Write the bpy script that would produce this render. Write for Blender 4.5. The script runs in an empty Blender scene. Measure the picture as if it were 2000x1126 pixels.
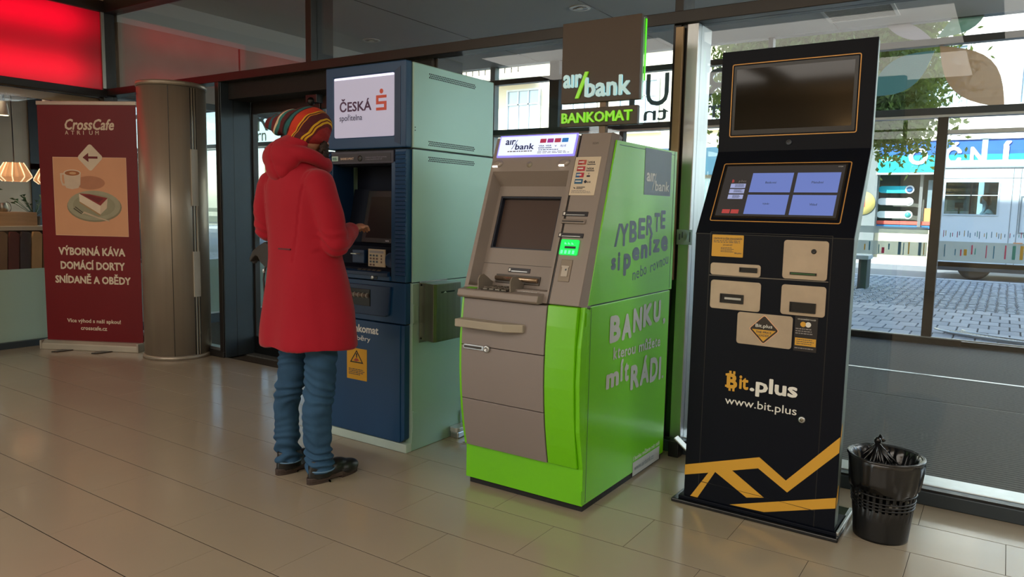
import bpy, bmesh, math, random
from mathutils import Vector, Matrix, noise
R = math.radians
random.seed(7)
SC = bpy.context.scene
COL = SC.collection

# ---------------------------------------------------------------- camera, world, sun, lamps, exposure
cam = bpy.data.cameras.new('camera')
cam.sensor_width = 36.0
cam.lens = 1444.71 / 2000 * 36.0
cam.clip_start = 0.05
cam.clip_end = 300
camo = bpy.data.objects.new('camera', cam)
COL.objects.link(camo)
P_, RO_, A_ = .1074847, .0204468, -.5880814
_f = Vector((0, math.cos(P_), -math.sin(P_))); _r = Vector((1, 0, 0)); _u = Vector((0, math.sin(P_), math.cos(P_)))
_r, _u = _r * math.cos(RO_) + _u * math.sin(RO_), _u * math.cos(RO_) - _r * math.sin(RO_)
_m = Matrix(((math.cos(A_), math.sin(A_), 0), (-math.sin(A_), math.cos(A_), 0), (0, 0, 1)))
_r, _u, _f = _m @ _r, _m @ _u, _m @ _f
camo.matrix_world = Matrix(((_r.x, _u.x, -_f.x, 0), (_r.y, _u.y, -_f.y, 0), (_r.z, _u.z, -_f.z, 1.25), (0, 0, 0, 1)))
SC.camera = camo

w = bpy.data.worlds.new('world'); SC.world = w; w.use_nodes = True
nt = w.node_tree; nt.nodes.clear()
sky = nt.nodes.new('ShaderNodeTexSky'); sky.sky_type = 'NISHITA'; sky.sun_disc = False
sky.sun_elevation = R(38); sky.sun_rotation = R(200); sky.air_density = 1.0; sky.dust_density = 1.0; sky.ozone_density = 2.0
bg = nt.nodes.new('ShaderNodeBackground'); bg.inputs[1].default_value = 0.7
wo = nt.nodes.new('ShaderNodeOutputWorld')
nt.links.new(sky.outputs[0], bg.inputs[0]); nt.links.new(bg.outputs[0], wo.inputs[0])

sun = bpy.data.lights.new('sun', 'SUN'); sun.energy = 13.0; sun.angle = R(0.6); sun.color = (1.0, .95, .86)
suno = bpy.data.objects.new('sun', sun); COL.objects.link(suno)
suno.rotation_euler = (R(52), 0, R(-28))

def area(name, loc, sx, sy, power, color, rot=(0, 0, 0)):
    l = bpy.data.lights.new(name, 'AREA'); l.shape = 'RECTANGLE'; l.size = sx; l.size_y = sy; l.energy = power; l.color = color
    o = bpy.data.objects.new(name, l); COL.objects.link(o); o.location = loc; o.rotation_euler = rot
    return o
WARM = (1.0, .93, .84)
for k, (lx, ly) in enumerate(((-4.9, -2.0), (-1.9, -2.0), (1.1, -2.0), (-4.9, -4.4), (-1.9, -4.4), (1.1, -4.4))):
    area('hall_light', (lx, ly, 3.29), 2.6, 1.9, 66, WARM)
area('hall_light', (3.0, 1.6, 3.28), 1.0, 2.4, 75, (.95, .98, 1.0))  # added cool fill from the right, standing in for a likely window there
area('vestibule_fill', (2.9, 6.2, 3.12), 1.6, 2.6, 60, (.9, .95, 1.0))  # fill added out of view to brighten the vestibule, not a ceiling fixture
area('vestibule_ceiling_fill', (2.6, 6.0, 2.3), .8, 2.6, 115, (.95, .97, 1.0), (math.pi, R(-12), 0))  # unseen upward fill, added to lift the grey vestibule ceiling
area('cafe_light', (-9.2, 2.2, 2.9), 2.0, 2.0, 45, (1.0, .76, .5))

vs = SC.view_settings
vs.view_transform = 'Standard'; vs.look = 'None'; vs.exposure = 0.0; vs.gamma = 1.0; vs.use_curve_mapping = False
SC.cycles.transparent_max_bounces = 32
SC.cycles.max_bounces = 8
SC.cycles.sample_clamp_indirect = 6.0
SC.cycles.caustics_reflective = False; SC.cycles.caustics_refractive = False

# ---------------------------------------------------------------- materials
def lin(h):
    h = h.lstrip('#'); c = [int(h[i:i + 2], 16) / 255 for i in (0, 2, 4)]
    return tuple((x / 12.92 if x <= .04045 else ((x + .055) / 1.055) ** 2.4) for x in c)
MATS = {}
def mat(name, color, rough=.5, metal=0.0, var=.06, vscale=4.0, bump=0.0, bscale=40.0, emit=None, estr=1.0, coat=0.0, stretch=None, spec=.5, trans=0.0, sheen=0.0):
    if name in MATS: return MATS[name]
    m = bpy.data.materials.new(name); m.use_nodes = True; MATS[name] = m
    nt = m.node_tree; b = nt.nodes['Principled BSDF']; L = nt.links.new
    c = lin(color) if isinstance(color, str) else color
    b.inputs['Roughness'].default_value = rough; b.inputs['Metallic'].default_value = metal
    b.inputs['Specular IOR Level'].default_value = spec
    b.inputs['Coat Weight'].default_value = coat; b.inputs['Coat Roughness'].default_value = .08
    b.inputs['Sheen Weight'].default_value = sheen
    tc = nt.nodes.new('ShaderNodeTexCoord'); mp = nt.nodes.new('ShaderNodeMapping')
    L(tc.outputs['Object'], mp.inputs[0])
    if stretch: mp.inputs['Scale'].default_value = stretch
    n = nt.nodes.new('ShaderNodeTexNoise'); n.inputs['Scale'].default_value = vscale; n.inputs['Detail'].default_value = 5
    L(mp.outputs[0], n.inputs[0])
    r = nt.nodes.new('ShaderNodeValToRGB')
    r.color_ramp.elements[0].position = .3; r.color_ramp.elements[1].position = .7
    r.color_ramp.elements[0].color = tuple(max(0, x * (1 - var)) for x in c) + (1,)
    r.color_ramp.elements[1].color = tuple(min(1, x * (1 + var)) for x in c) + (1,)
    L(n.outputs[0], r.inputs[0]); L(r.outputs[0], b.inputs['Base Color'])
    if bump > 0:
        n2 = nt.nodes.new('ShaderNodeTexNoise'); n2.inputs['Scale'].default_value = bscale; n2.inputs['Detail'].default_value = 4
        L(mp.outputs[0], n2.inputs[0])
        bp = nt.nodes.new('ShaderNodeBump'); bp.inputs['Strength'].default_value = bump; bp.inputs['Distance'].default_value = .01
        L(n2.outputs[0], bp.inputs['Height']); L(bp.outputs[0], b.inputs['Normal'])
    if emit:
        b.inputs['Emission Color'].default_value = lin(emit) + (1,); b.inputs['Emission Strength'].default_value = estr
    return m
def glass(name, tint=(.93, .97, .96), base=.05, haze=0.0, hcol=(.8, .85, .85)):
    m = bpy.data.materials.new(name); m.use_nodes = True; nt = m.node_tree; nt.nodes.clear(); L = nt.links.new
    o = nt.nodes.new('ShaderNodeOutputMaterial'); t = nt.nodes.new('ShaderNodeBsdfTransparent'); g = nt.nodes.new('ShaderNodeBsdfGlossy')
    t.inputs[0].default_value = tint + (1,); g.inputs['Roughness'].default_value = 0.0
    lw = nt.nodes.new('ShaderNodeLayerWeight'); lw.inputs[0].default_value = .5
    p = nt.nodes.new('ShaderNodeMath'); p.operation = 'POWER'; p.inputs[1].default_value = 4.0; L(lw.outputs['Facing'], p.inputs[0])
    a = nt.nodes.new('ShaderNodeMath'); a.operation = 'MULTIPLY_ADD'; a.inputs[1].default_value = .9; a.inputs[2].default_value = base; L(p.outputs[0], a.inputs[0])
    mx = nt.nodes.new('ShaderNodeMixShader'); L(a.outputs[0], mx.inputs[0])
    if haze > 0:
        d = nt.nodes.new('ShaderNodeBsdfDiffuse'); d.inputs[0].default_value = hcol + (1,)
        tr = nt.nodes.new('ShaderNodeBsdfTranslucent'); tr.inputs[0].default_value = hcol + (1,)
        m1 = nt.nodes.new('ShaderNodeMixShader'); m1.inputs[0].default_value = .5; L(d.outputs[0], m1.inputs[1]); L(tr.outputs[0], m1.inputs[2])
        m2 = nt.nodes.new('ShaderNodeMixShader'); m2.inputs[0].default_value = haze; L(t.outputs[0], m2.inputs[1]); L(m1.outputs[0], m2.inputs[2])
        L(m2.outputs[0], mx.inputs[1])
    else:
        L(t.outputs[0], mx.inputs[1])
    L(g.outputs[0], mx.inputs[2]); L(mx.outputs[0], o.inputs[0])
    MATS[name] = m
    return m

M_dark = mat('dark_bronze_frame', '#2e2b29', .35, .3, .08)
M_anth = mat('anthracite_aluminium', '#39434a', .38, .3, .05)
M_alu = mat('brushed_aluminium', '#b9bcbc', .3, .85, .06, 3, .05, 60, stretch=(8, 8, .4))
M_steel = mat('brushed_steel', '#8f8b82', .28, .9, .1, 3, .04, 80, stretch=(14, 14, .5))
M_plate = mat('satin_steel_plate', '#b3a390', .38, .55, .07, 12, .03, 90)
M_cream = mat('cream_plaster', '#cdbfa6', .8, 0, .03, 2, .05, 60)
M_grey = mat('grey_ceiling_paint', '#c6cac8', .7, 0, .03, 1.2)
M_black = mat('black_plastic', '#0d0f11', .35, 0, .1)
M_rubber = mat('black_rubber', '#141414', .7, 0, .15, 30, .2, 90)
M_white = mat('white_plastic', '#dcdcd8', .4)
M_glass = glass('clear_glass', (.965, .985, .98), .03)
M_glass2 = glass('outer_glass', (.945, .98, .985), .035)
M_frost = glass('frosted_glass', (.7, .85, .8), .05, .8, (.50, .62, .56))

# ---------------------------------------------------------------- mesh helpers (all shapes are given in world space)
WM = {}
I4 = Matrix.Identity(4)
class MB:
    def __init__(s, M=None):
        s.bm = bmesh.new(); s.M = M or I4; s.mi = 0
    def _v(s, p): return s.bm.verts.new(s.M @ Vector(p))
    def box(s, x0, x1, y0, y1, z0, z1):
        v = [s._v((x, y, z)) for x in (x0, x1) for y in (y0, y1) for z in (z0, z1)]
        for f in ((0, 1, 3, 2), (4, 6, 7, 5), (0, 4, 5, 1), (2, 3, 7, 6), (0, 2, 6, 4), (1, 5, 7, 3)):
            s.bm.faces.new([v[i] for i in f]).material_index = s.mi
        return s
    def prism(s, pts, w0, w1, ax='y'):
        """extrude a 2D outline; ax is the extrusion axis, pts lie in the other two (in xyz order)"""
        def mk(p, w): return {'x': (w, p[0], p[1]), 'y': (p[0], w, p[1]), 'z': (p[0], p[1], w)}[ax]
        a = [s._v(mk(p, w0)) for p in pts]; b = [s._v(mk(p, w1)) for p in pts]; n = len(pts)
        fs = [s.bm.faces.new(a), s.bm.faces.new(b[::-1])]
        for i in range(n): fs.append(s.bm.faces.new((a[i], b[i], b[(i + 1) % n], a[(i + 1) % n])))
        for f in fs: f.material_index = s.mi
        return s
    def face(s, pts):
        s.bm.faces.new([s._v(p) for p in pts]).material_index = s.mi; return s
    def tube(s, pts, rad, n=10, closed=False, caps=True):
        pts = [Vector(p) for p in pts]; rs = rad if isinstance(rad, (list, tuple)) else [rad] * len(pts)
        rings = []; up = None; m = len(pts)
        for i, p in enumerate(pts):
            a = pts[(i - 1) % m] if (closed or i > 0) else p; b = pts[(i + 1) % m] if (closed or i < m - 1) else p
            t = (b - a).normalized()
            if up is None: up = Vector((0, 0, 1)) if abs(t.z) < .9 else Vector((1, 0, 0))
            u = t.cross(up)
            if u.length < 1e-5: u = t.orthogonal()
            u.normalize(); v = t.cross(u).normalized(); up = -v if False else up
            rings.append([s._v(p + (u * math.cos(q) + v * math.sin(q)) * rs[i]) for q in [2 * math.pi * k / n for k in range(n)]])
        for i in range(m if closed else m - 1):
            A, B = rings[i], rings[(i + 1) % m]
            for k in range(n): s.bm.faces.new((A[k], A[(k + 1) % n], B[(k + 1) % n], B[k])).smooth = True
        if caps and not closed:
            s.bm.faces.new(rings[0][::-1]); s.bm.faces.new(rings[-1])
        return s
    def rings(s, rs, n=28, cap0=True, cap1=True):
        """rs: list of (cx, cy, z, a, b, rot) horizontal ellipses"""
        out = []
        for (cx, cy, z, a, b, ro) in rs:
            out.append([s._v((cx + a * math.cos(q) * math.cos(ro) - b * math.sin(q) * math.sin(ro), cy + a * math.cos(q) * math.sin(ro) + b * math.sin(q) * math.cos(ro), z)) for q in [2 * math.pi * k / n for k in range(n)]])
        for A, B in zip(out, out[1:]):
            for k in range(n): s.bm.faces.new((A[k], A[(k + 1) % n], B[(k + 1) % n], B[k])).smooth = True
        if cap0: s.bm.faces.new(out[0][::-1])
        if cap1: s.bm.faces.new(out[-1])
        return s
    def lathe(s, prof, c, n=32, cap0=True, cap1=True):
        return s.rings([(c[0], c[1], c[2] + z, max(r, 1e-4), max(r, 1e-4), 0) for r, z in prof], n, cap0, cap1)
    def ball(s, c, r, seg=16, rot=None):
        r = r if isinstance(r, (list, tuple)) else (r, r, r)
        Mx = s.M @ Matrix.Translation(Vector(c)) @ (rot.to_4x4() if rot else I4) @ Matrix.Diagonal((r[0], r[1], r[2], 1))
        g = bmesh.ops.create_uvsphere(s.bm, u_segments=seg, v_segments=max(6, seg * 2 // 3), radius=1, matrix=Mx)
        for f in {f for v in g['verts'] for f in v.link_faces}: f.smooth = True
        return s
    def rrect(s, u0, v0, u1, v1, r, w0, w1, ax='y', n=5):
        return s.prism(rr(u0, v0, u1, v1, r, n), w0, w1, ax)
    def ring(s, outer, inner, w0, w1, ax='y'):
        def mk(p, w): return {'x': (w, p[0], p[1]), 'y': (p[0], w, p[1]), 'z': (p[0], p[1], w)}[ax]
        n = len(outer)
        L = [[s._v(mk(p, w)) for p in o] for o in (outer, inner) for w in (w0, w1)]
        for a, b in ((0, 2), (1, 3), (0, 1), (2, 3)):
            for i in range(n): s.bm.faces.new((L[a][i], L[a][(i + 1) % n], L[b][(i + 1) % n], L[b][i]))
        return s
    def build(s, name, m, parent=None, bevel=0.0, seg=2, kind=None, label=None, smooth=False):
        bmesh.ops.recalc_face_normals(s.bm, faces=s.bm.faces)
        if parent is not None:
            s.bm.transform(WM[parent].inverted())
        me = bpy.data.meshes.new(name)
        if smooth:
            for f in s.bm.faces: f.smooth = True
        s.bm.to_mesh(me); s.bm.free()
        for mm in (m if isinstance(m, (list, tuple)) else [m]): me.materials.append(mm)
        o = bpy.data.objects.new(name, me); COL.objects.link(o)
        if parent is not None:
            o.parent = parent; WM[o] = WM[parent]
        else: WM[o] = I4.copy()
        if bevel > 0:
            bv = o.modifiers.new('bevel', 'BEVEL'); bv.width = bevel; bv.segments = seg; bv.limit_method = 'ANGLE'; bv.angle_limit = R(40)
        if kind: o['kind'] = kind
        if label: o['label'] = label
        return o
def rr(u0, v0, u1, v1, r, n=5):
    pts = []
    for cx, cy, a0 in ((u1 - r, v1 - r, 0), (u0 + r, v1 - r, 90), (u0 + r, v0 + r, 180), (u1 - r, v0 + r, 270)):
        for k in range(n + 1):
            q = R(a0 + 90 * k / n); pts.append((cx + r * math.cos(q), cy + r * math.sin(q)))
    return pts
def thing(name, label, cat, loc=(0, 0, 0), rotz=0, group=None):
    o = bpy.data.objects.new(name, None); COL.objects.link(o); o.empty_display_size = .1
    o.location = loc; o.rotation_euler = (0, 0, rotz)
    WM[o] = Matrix.Translation(Vector(loc)) @ Matrix.Rotation(rotz, 4, 'Z')
    o['label'] = label; o['category'] = cat
    if group: o['group'] = group
    return o
def tag(o, label, cat, group=None):
    o['label'] = label; o['category'] = cat
    if group: o['group'] = group
    return o
def setting(name, loc=(0, 0, 0)):
    o = bpy.data.objects.new(name, None); COL.objects.link(o); o.location = loc; WM[o] = Matrix.Translation(Vector(loc)); o['kind'] = 'structure'; return o
def struct(name, mb, m, parent=None, bevel=0):
    o = mb.build(name, m, parent, bevel)
    if parent is None: o['kind'] = 'structure'
    return o
DG = None
def text_mesh(s, bold=0.0, res=3):
    c = bpy.data.curves.new('t', 'FONT'); c.body = s; c.offset = 0; c.resolution_u = res; c.fill_mode = 'BOTH'; c.extrude = 0
    o = bpy.data.objects.new('t', c); COL.objects.link(o); bpy.context.view_layer.update()
    me = bpy.data.meshes.new_from_object(o.evaluated_get(bpy.context.evaluated_depsgraph_get()))
    bpy.data.objects.remove(o); bpy.data.curves.remove(c)
    return me
def text(name, s, M, box, m, parent, bold=0.0, shear=0.0, thick=.0006, mirror=False, label=None, res=3, rot=0):
    """flat lettering fitted to box=(u0,v0,u1,v1) in the frame M (u right, -y towards the viewer, v up)"""
    me = text_mesh(s, bold, res if bold < .015 or len(s) < 4 else min(res, 2)); bm = bmesh.new(); bm.from_mesh(me); bpy.data.meshes.remove(me)
    lay = bm.verts.layers.int.new('copy')
    if bold:
        base = list(bm.faces); rb = bold * .75; n_c = 4 if res == 1 else 8
        for k in range(n_c):
            g = bmesh.ops.duplicate(bm, geom=base + list({e for f in base for e in f.edges}) + list({v for f in base for v in f.verts}))
            a_ = 2 * math.pi * (k + .5) / n_c
            for v in [e for e in g['geom'] if isinstance(e, bmesh.types.BMVert)]: v.co.x += rb * math.cos(a_) * 1.1; v.co.y += rb * math.sin(a_); v[lay] = k + 1
    if shear:
        for v in bm.verts: v.co.x += shear * v.co.y
    if mirror:
        for v in bm.verts: v.co.x = -v.co.x
    if rot:
        for v in bm.verts: v.co.y += rot * v.co.x
    xs = [v.co.x for v in bm.verts]; ys = [v.co.y for v in bm.verts]
    x0, x1, y0, y1 = min(xs), max(xs), min(ys), max(ys); u0, v0, u1, v1 = box
    for v in bm.verts:
        x = u0 + (v.co.x - x0) / (x1 - x0) * (u1 - u0); y = v0 + (v.co.y - y0) / (y1 - y0) * (v1 - v0)
        v.co = Vector((x, 0, y))
    if thick > .002:
        g = bmesh.ops.extrude_face_region(bm, geom=list(bm.faces))
        for v in [e for e in g['geom'] if isinstance(e, bmesh.types.BMVert)]: v.co.y -= thick + v[lay] * 6e-5
    else:
        for v in bm.verts: v.co.y -= thick + v[lay] * 4e-5
    bm.verts.layers.int.remove(lay)
    bm.transform(M)
    b = MB(); b.bm.free(); b.bm = bm
    return b.build(name, m, parent, label=label)
def frameM(o, ang=0, tilt=0):
    """frame at o: x turned by ang about z, then leaning back by tilt"""
    return Matrix.Translation(Vector(o)) @ Matrix.Rotation(ang, 4, 'Z') @ Matrix.Rotation(-tilt, 4, 'X')
def sidewall(x):
    """frame on a face of constant x seen from +x: u = y, v = z, out = +x"""
    return Matrix(((0, -1, 0, x), (1, 0, 0, 0), (0, 0, 1, 0), (0, 0, 0, 1)))

# ---------------------------------------------------------------- floor of the hall
M_tile = mat('beige_stone_tile', '#a0937e', .24, 0, .05, 1.5, .02, 25, coat=.3)
M_grout = mat('dark_grout', '#3b342b', .8)
floor = struct('floor', MB().box(-6.95, 4.0, -7.0, 3.66, -.2, -.0012), mat('hall_grout', '#231d17', .9, spec=.1))
TW, TL = .2993, .597
tile_mesh = {}
def tile(x0, x1, y0, y1):
    key = round(x1 - x0, 3)
    if key not in tile_mesh:
        b = MB(); L_ = x1 - x0 - .0018; W_ = y1 - y0 - .0042; c = .0003
        lo = [b._v(p) for p in ((0, 0, -.008), (L_, 0, -.008), (L_, W_, -.008), (0, W_, -.008))]
        md = [b._v(p) for p in ((0, 0, -c), (L_, 0, -c), (L_, W_, -c), (0, W_, -c))]
        hi = [b._v(p) for p in ((c, c, 0), (L_ - c, c, 0), (L_ - c, W_ - c, 0), (c, W_ - c, 0))]
        for A, B in ((lo, md), (md, hi)):
            for i in range(4): b.bm.faces.new((A[i], A[(i + 1) % 4], B[(i + 1) % 4], B[i]))
        b.bm.faces.new(hi)
        bmesh.ops.recalc_face_normals(b.bm, faces=b.bm.faces)
        me = bpy.data.meshes.new('tile'); b.bm.to_mesh(me); b.bm.free(); me.materials.append(M_tile); tile_mesh[key] = me
    o = bpy.data.objects.new('tile', tile_mesh[key]); COL.objects.link(o); o.location = (x0, y0, 0); o.parent = floor
far = MB()
for i in range(-27, 8):
    ya = 1.2546 + TW * i; yb = min(ya + TW, 3.648)
    par = 0 if i % 2 else .2985
    k = -12
    x = -.2135 + par - TL * 12
    while x < 3.9:
        xa, xb = max(x, -6.85), min(x + TL, 3.98)
        if xb - xa > .05:
            # visible from the camera (with a margin)
            mx, my = (xa + xb) / 2, (ya + yb) / 2
            d = mx * _f.x + my * _f.y; s_ = mx * _r.x + my * _r.y
            if d > .9 and abs(s_) < d * .78 + .45 and my > .35: tile(xa, xb, ya, yb)
            else: far.box(xa, xb - .0035, ya, yb - .0035, -.008, 0)
        x += TL
fo = far.build('tile_field', M_tile, floor); fo['kind'] = 'stuff'

# hall shell behind and around the camera
struct('wall_rear', MB().box(-6.95, 4.1, -7.1, -7.0, 0, 3.3), M_cream)
struct('wall_right', MB().box(4.0, 4.1, -7.0, 8.3, 0, 3.3), M_cream)
struct('ceiling', MB().box(-6.95, 4.1, -7.1, 3.62, 3.3, 3.42), M_cream)
struct('wall_upper', MB().box(-13, 9, -7.0, 8.5, 3.45, 10.5), mat('render_upper_wall', '#b8b4aa', .8))
# ---------------------------------------------------------------- glazed screen between hall and vestibule (y = 3.65)
scr = setting('window_1', (0, 3.65, 0))
MB().box(-6.9, 4.0, 3.62, 3.74, 2.185, 2.246).build('transom', M_dark, scr, .003)
MB().box(-6.9, 4.0, 3.62, 3.74, 2.912, 3.02).build('top_rail', M_dark, scr, .003)
MB().box(-6.9, 4.0, 3.62, 3.74, 3.02, 3.3).build('bulkhead', M_cream, scr)
for x0, x1, za, zb, d in ((-4.215, -4.155, 2.246, 2.912, .19), (-1.475, -1.43, 2.246, 2.912, .14), (2.0, 2.06, 0, 2.912, .14)):
    MB().box(x0, x1, 3.635, 3.65 + d, za, zb).build('mullion', M_dark, scr, .003)
MB().box(-6.95, -6.86, 3.6, 3.72, 0, 2.912).build('corner_post', M_dark, scr, .003)
MB().box(-6.87, -6.845, 3.59, 3.62, 2.246, 2.912).build('corner_trim', mat('silver_trim', '#9a958c', .3, .8), scr, .002)
# post next to the green machine: dark web, bronze strip, silver flange
MB().box(-1.482, -1.44, 3.645, 3.8, 0, 2.185).build('post_web', M_dark, scr, .003)
MB().box(-1.462, -1.422, 3.625, 3.645, .9, 2.17).build('post_strip', mat('bronze_strip', '#a98f6d', .4, .4), scr, .002)
MB().box(-1.44, -1.40, 3.655, 3.8, 0, 2.185).build('post_web', M_black, scr)
MB().box(-1.41, -1.35, 3.645, 3.84, 0, 2.185).build('post_flange', M_alu, scr, .004)
MB().box(-2.0, 4.0, 3.60, 3.69, 0, .062).build('sill', M_anth, scr, .004)
MB().box(-2.0, 4.0, 3.605, 3.63, .062, .072).build('sill_gasket', M_black, scr)
MB().box(-2.0, 4.0, 3.69, 3.83, -.01, .066).build('inner_sill', M_alu, scr, .003)
MB().box(-6.86, -5.2, 3.61, 3.72, 0, .05).build('sill', M_dark, scr, .004)
MB().box(-6.86, -5.25, 3.63, 3.70, .05, .075).build('sill_strip', M_alu, scr, .002)
for x0, x1 in ((-6.86, -4.215), (-4.155, -1.475), (-1.43, 2.0), (2.06, 4.0)):
    MB().box(x0, x1, 3.685, 3.693, 2.246, 2.912).build('pane', M_glass, scr)
for x0, x1 in ((-6.86, -5.25), (-1.35, 2.0), (2.06, 4.0), (-3.1, -1.482)):
    MB().box(x0, x1, 3.685, 3.693, .06, 2.185).build('pane', M_glass, scr)
# ---------------------------------------------------------------- sliding entrance door and its deep jamb
d1 = setting('door_1', (-3.9, 3.9, 0))
MB().box(-5.255, -5.205, 3.62, 3.93, 0, 2.185).build('jamb_edge', M_dark, d1, .003)
MB().box(-5.205, -5.195, 3.63, 3.91, 0, 2.185).build('jamb', M_anth, d1, .003)
MB().box(-5.196, -5.194, 3.74, 3.743, 0, 2.18).build('jamb_joint', M_black, d1)
MB().box(-5.195, -3.1, 3.70, 4.0, 2.06, 2.2).build('operator_box', M_rubber, d1, .004)
MB().box(-5.19, -4.4, 3.90, 3.96, 0, .145).build('kick_rail', M_black, d1, .003)
MB().box(-5.19, -4.0, 3.91, 3.96, 1.97, 2.06).build('top_rail', M_dark, d1, .003)
MB().box(-4.47, -4.37, 3.90, 3.96, .14, 2.06).build('stile', M_dark, d1, .003)
MB().box(-5.195, -5.175, 3.91, 3.96, 0, 2.06).build('stile', M_dark, d1, .003)
MB().box(-5.175, -4.47, 3.932, 3.938, .145, 1.97).build('pane', M_glass, d1)
MB().box(-4.37, -3.1, 3.932, 3.938, .06, 2.05).build('pane', M_glass, d1)
MB().box(-3.14, -3.08, 3.72, 3.98, 0, 2.2).build('stile', M_dark, d1, .003)
MB().box(-4.37, -3.08, 3.9, 4.0, 0, .05).build('threshold', M_dark, d1, .003)
b = MB(); b.box(-4.32, -4.2, 3.72, 3.78, 1.98, 2.04); b.ball((-4.26, 3.72, 1.99), .03, 12)
tag(b.build('motion_sensor', M_black, None, .004), 'small black motion sensor under the transom left of the blue machine', 'sensor')

# ---------------------------------------------------------------- left wall (x = -6.85): cafe front, red light boxes
wl = struct('wall_left', MB().box(-6.95, -6.85, -7.0, 3.62, 0, .052), M_anth)
MB().box(-6.95, -6.84, -7.0, 3.62, 2.17, 2.232).build('transom', M_dark, wl, .003)
MB().box(-6.95, -6.84, -7.0, 3.62, 2.912, 3.01).build('top_rail', M_dark, wl, .003)
MB().box(-6.95, -6.85, -7.0, 3.62, 3.01, 3.3).build('bulkhead', M_cream, wl)
MB().box(-6.99, -6.95, -7.0, 3.62, 2.1, 2.165).build('wood_trim', mat('light_wood', '#b58e63', .5, 0, .15, 3, stretch=(1, 1, 8)), wl, .002)
MB().box(-6.905, -6.897, -7.0, 3.6, .66, 2.17).build('pane', M_glass, wl)
MB().box(-6.905, -6.897, -7.0, 3.6, .052, .66).build('frosted_pane', M_frost, wl)
def redmat():
    m = bpy.data.materials.new('red_light_panel'); m.use_nodes = True; nt = m.node_tree; b = nt.nodes['Principled BSDF']; L = nt.links.new
    b.inputs['Base Color'].default_value = (.35, .0, .012, 1); b.inputs['Roughness'].default_value = .25
    tc = nt.nodes.new('ShaderNodeTexCoord'); sp = nt.nodes.new('ShaderNodeSeparateXYZ'); L(tc.outputs['Generated'], sp.inputs[0])
    # two lamp rows behind the acrylic: brighter near the top and the bottom edge, dying out at the panel's end
    def bump(c, wd):
        a = nt.nodes.new('ShaderNodeMath'); a.operation = 'SUBTRACT'; a.inputs[1].default_value = c; L(sp.outputs['Z'], a.inputs[0])
        q = nt.nodes.new('ShaderNodeMath'); q.operation = 'MULTIPLY'; L(a.outputs[0], q.inputs[0]); L(a.outputs[0], q.inputs[1])
        d = nt.nodes.new('ShaderNodeMath'); d.operation = 'MULTIPLY'; d.inputs[1].default_value = -1 / (wd * wd); L(q.outputs[0], d.inputs[0])
        e = nt.nodes.new('ShaderNodeMath'); e.operation = 'EXPONENT'; L(d.outputs[0], e.inputs[0]); return e
    e1, e2 = bump(.82, .2), bump(.2, .2)
    s = nt.nodes.new('ShaderNodeMath'); s.operation = 'ADD'; L(e1.outputs[0], s.inputs[0]); L(e2.outputs[0], s.inputs[1])
    en = nt.nodes.new('ShaderNodeMapRange'); en.interpolation_type = 'SMOOTHSTEP'; en.inputs['From Min'].default_value = 1.0; en.inputs['From Max'].default_value = .72; L(sp.outputs['Y'], en.inputs[0])
    k = nt.nodes.new('ShaderNodeMath'); k.operation = 'MULTIPLY_ADD'; k.inputs[1].default_value = .75; k.inputs[2].default_value = 0.22; L(s.outputs[0], k.inputs[0])
    k2 = nt.nodes.new('ShaderNodeMath'); k2.operation = 'MULTIPLY_ADD'; k2.inputs[1].default_value = .75; k2.inputs[2].default_value = .25; L(en.outputs[0], k2.inputs[0])
    k3 = nt.nodes.new('ShaderNodeMath'); k3.operation = 'MULTIPLY'; L(k.outputs[0], k3.inputs[0]); L(k2.outputs[0], k3.inputs[1])
    b.inputs['Emission Color'].default_value = (1.0, .0, .02, 1); L(k3.outputs[0], b.inputs['Emission Strength'])
    return m
M_red = redmat()
for i, (ya, yb) in enumerate(((2.27, 3.59), (.9, 2.25), (-.5, .88))):
    o = MB().box(-6.885, -6.862, ya, yb, 2.234, 2.91).build('illuminated_panel', M_red, None, .002)
    tag(o, ['glowing red light panel above the cafe front beside the corner', 'glowing red light panel second from the glass corner', 'glowing red light panel third from the glass corner'][i], 'light panel', 'red light panels above the cafe front')

# ---------------------------------------------------------------- vestibule
M_matf = None
def ribmat():
    m = bpy.data.materials.new('ribbed_entrance_mat'); m.use_nodes = True; nt = m.node_tree; b = nt.nodes['Principled BSDF']; L = nt.links.new
    tc = nt.nodes.new('ShaderNodeTexCoord'); wv = nt.nodes.new('ShaderNodeTexWave'); wv.bands_direction = 'Y'; wv.inputs['Scale'].default_value = 9.0; L(tc.outputs['Object'], wv.inputs[0])
    n = nt.nodes.new('ShaderNodeTexNoise'); n.inputs['Scale'].default_value = 55; n.inputs['Detail'].default_value = 6; L(tc.outputs['Object'], n.inputs[0])
    mx = nt.nodes.new('ShaderNodeMix'); mx.data_type = 'FLOAT'; mx.inputs[0].default_value = .55; L(wv.outputs[1], mx.inputs[2]); L(n.outputs[0], mx.inputs[3])
    r = nt.nodes.new('ShaderNodeValToRGB'); r.color_ramp.elements[0].position = .25; r.color_ramp.elements[1].position = .75
    r.color_ramp.elements[0].color = lin('#26282a') + (1,); r.color_ramp.elements[1].color = lin('#5e5f5b') + (1,)
    L(mx.outputs[0], r.inputs[0]); L(r.outputs[0], b.inputs['Base Color']); b.inputs['Roughness'].default_value = .85
    bp = nt.nodes.new('ShaderNodeBump'); bp.inputs['Strength'].default_value = .5; L(mx.outputs[0], bp.inputs['Height']); L(bp.outputs[0], b.inputs['Normal'])
    return m
M_rib = ribmat()
fv = struct('floor', MB().box(-13, 4.0, 3.66, 8.5, -.2, -.012), M_grout)
for ya, yb in ((3.83, 5.72), (5.745, 6.64), (6.68, 8.3)):
    MB().box(-6.85, 3.98, ya, yb, -.012, 0).build('entrance_mat', M_rib, fv)
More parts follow.
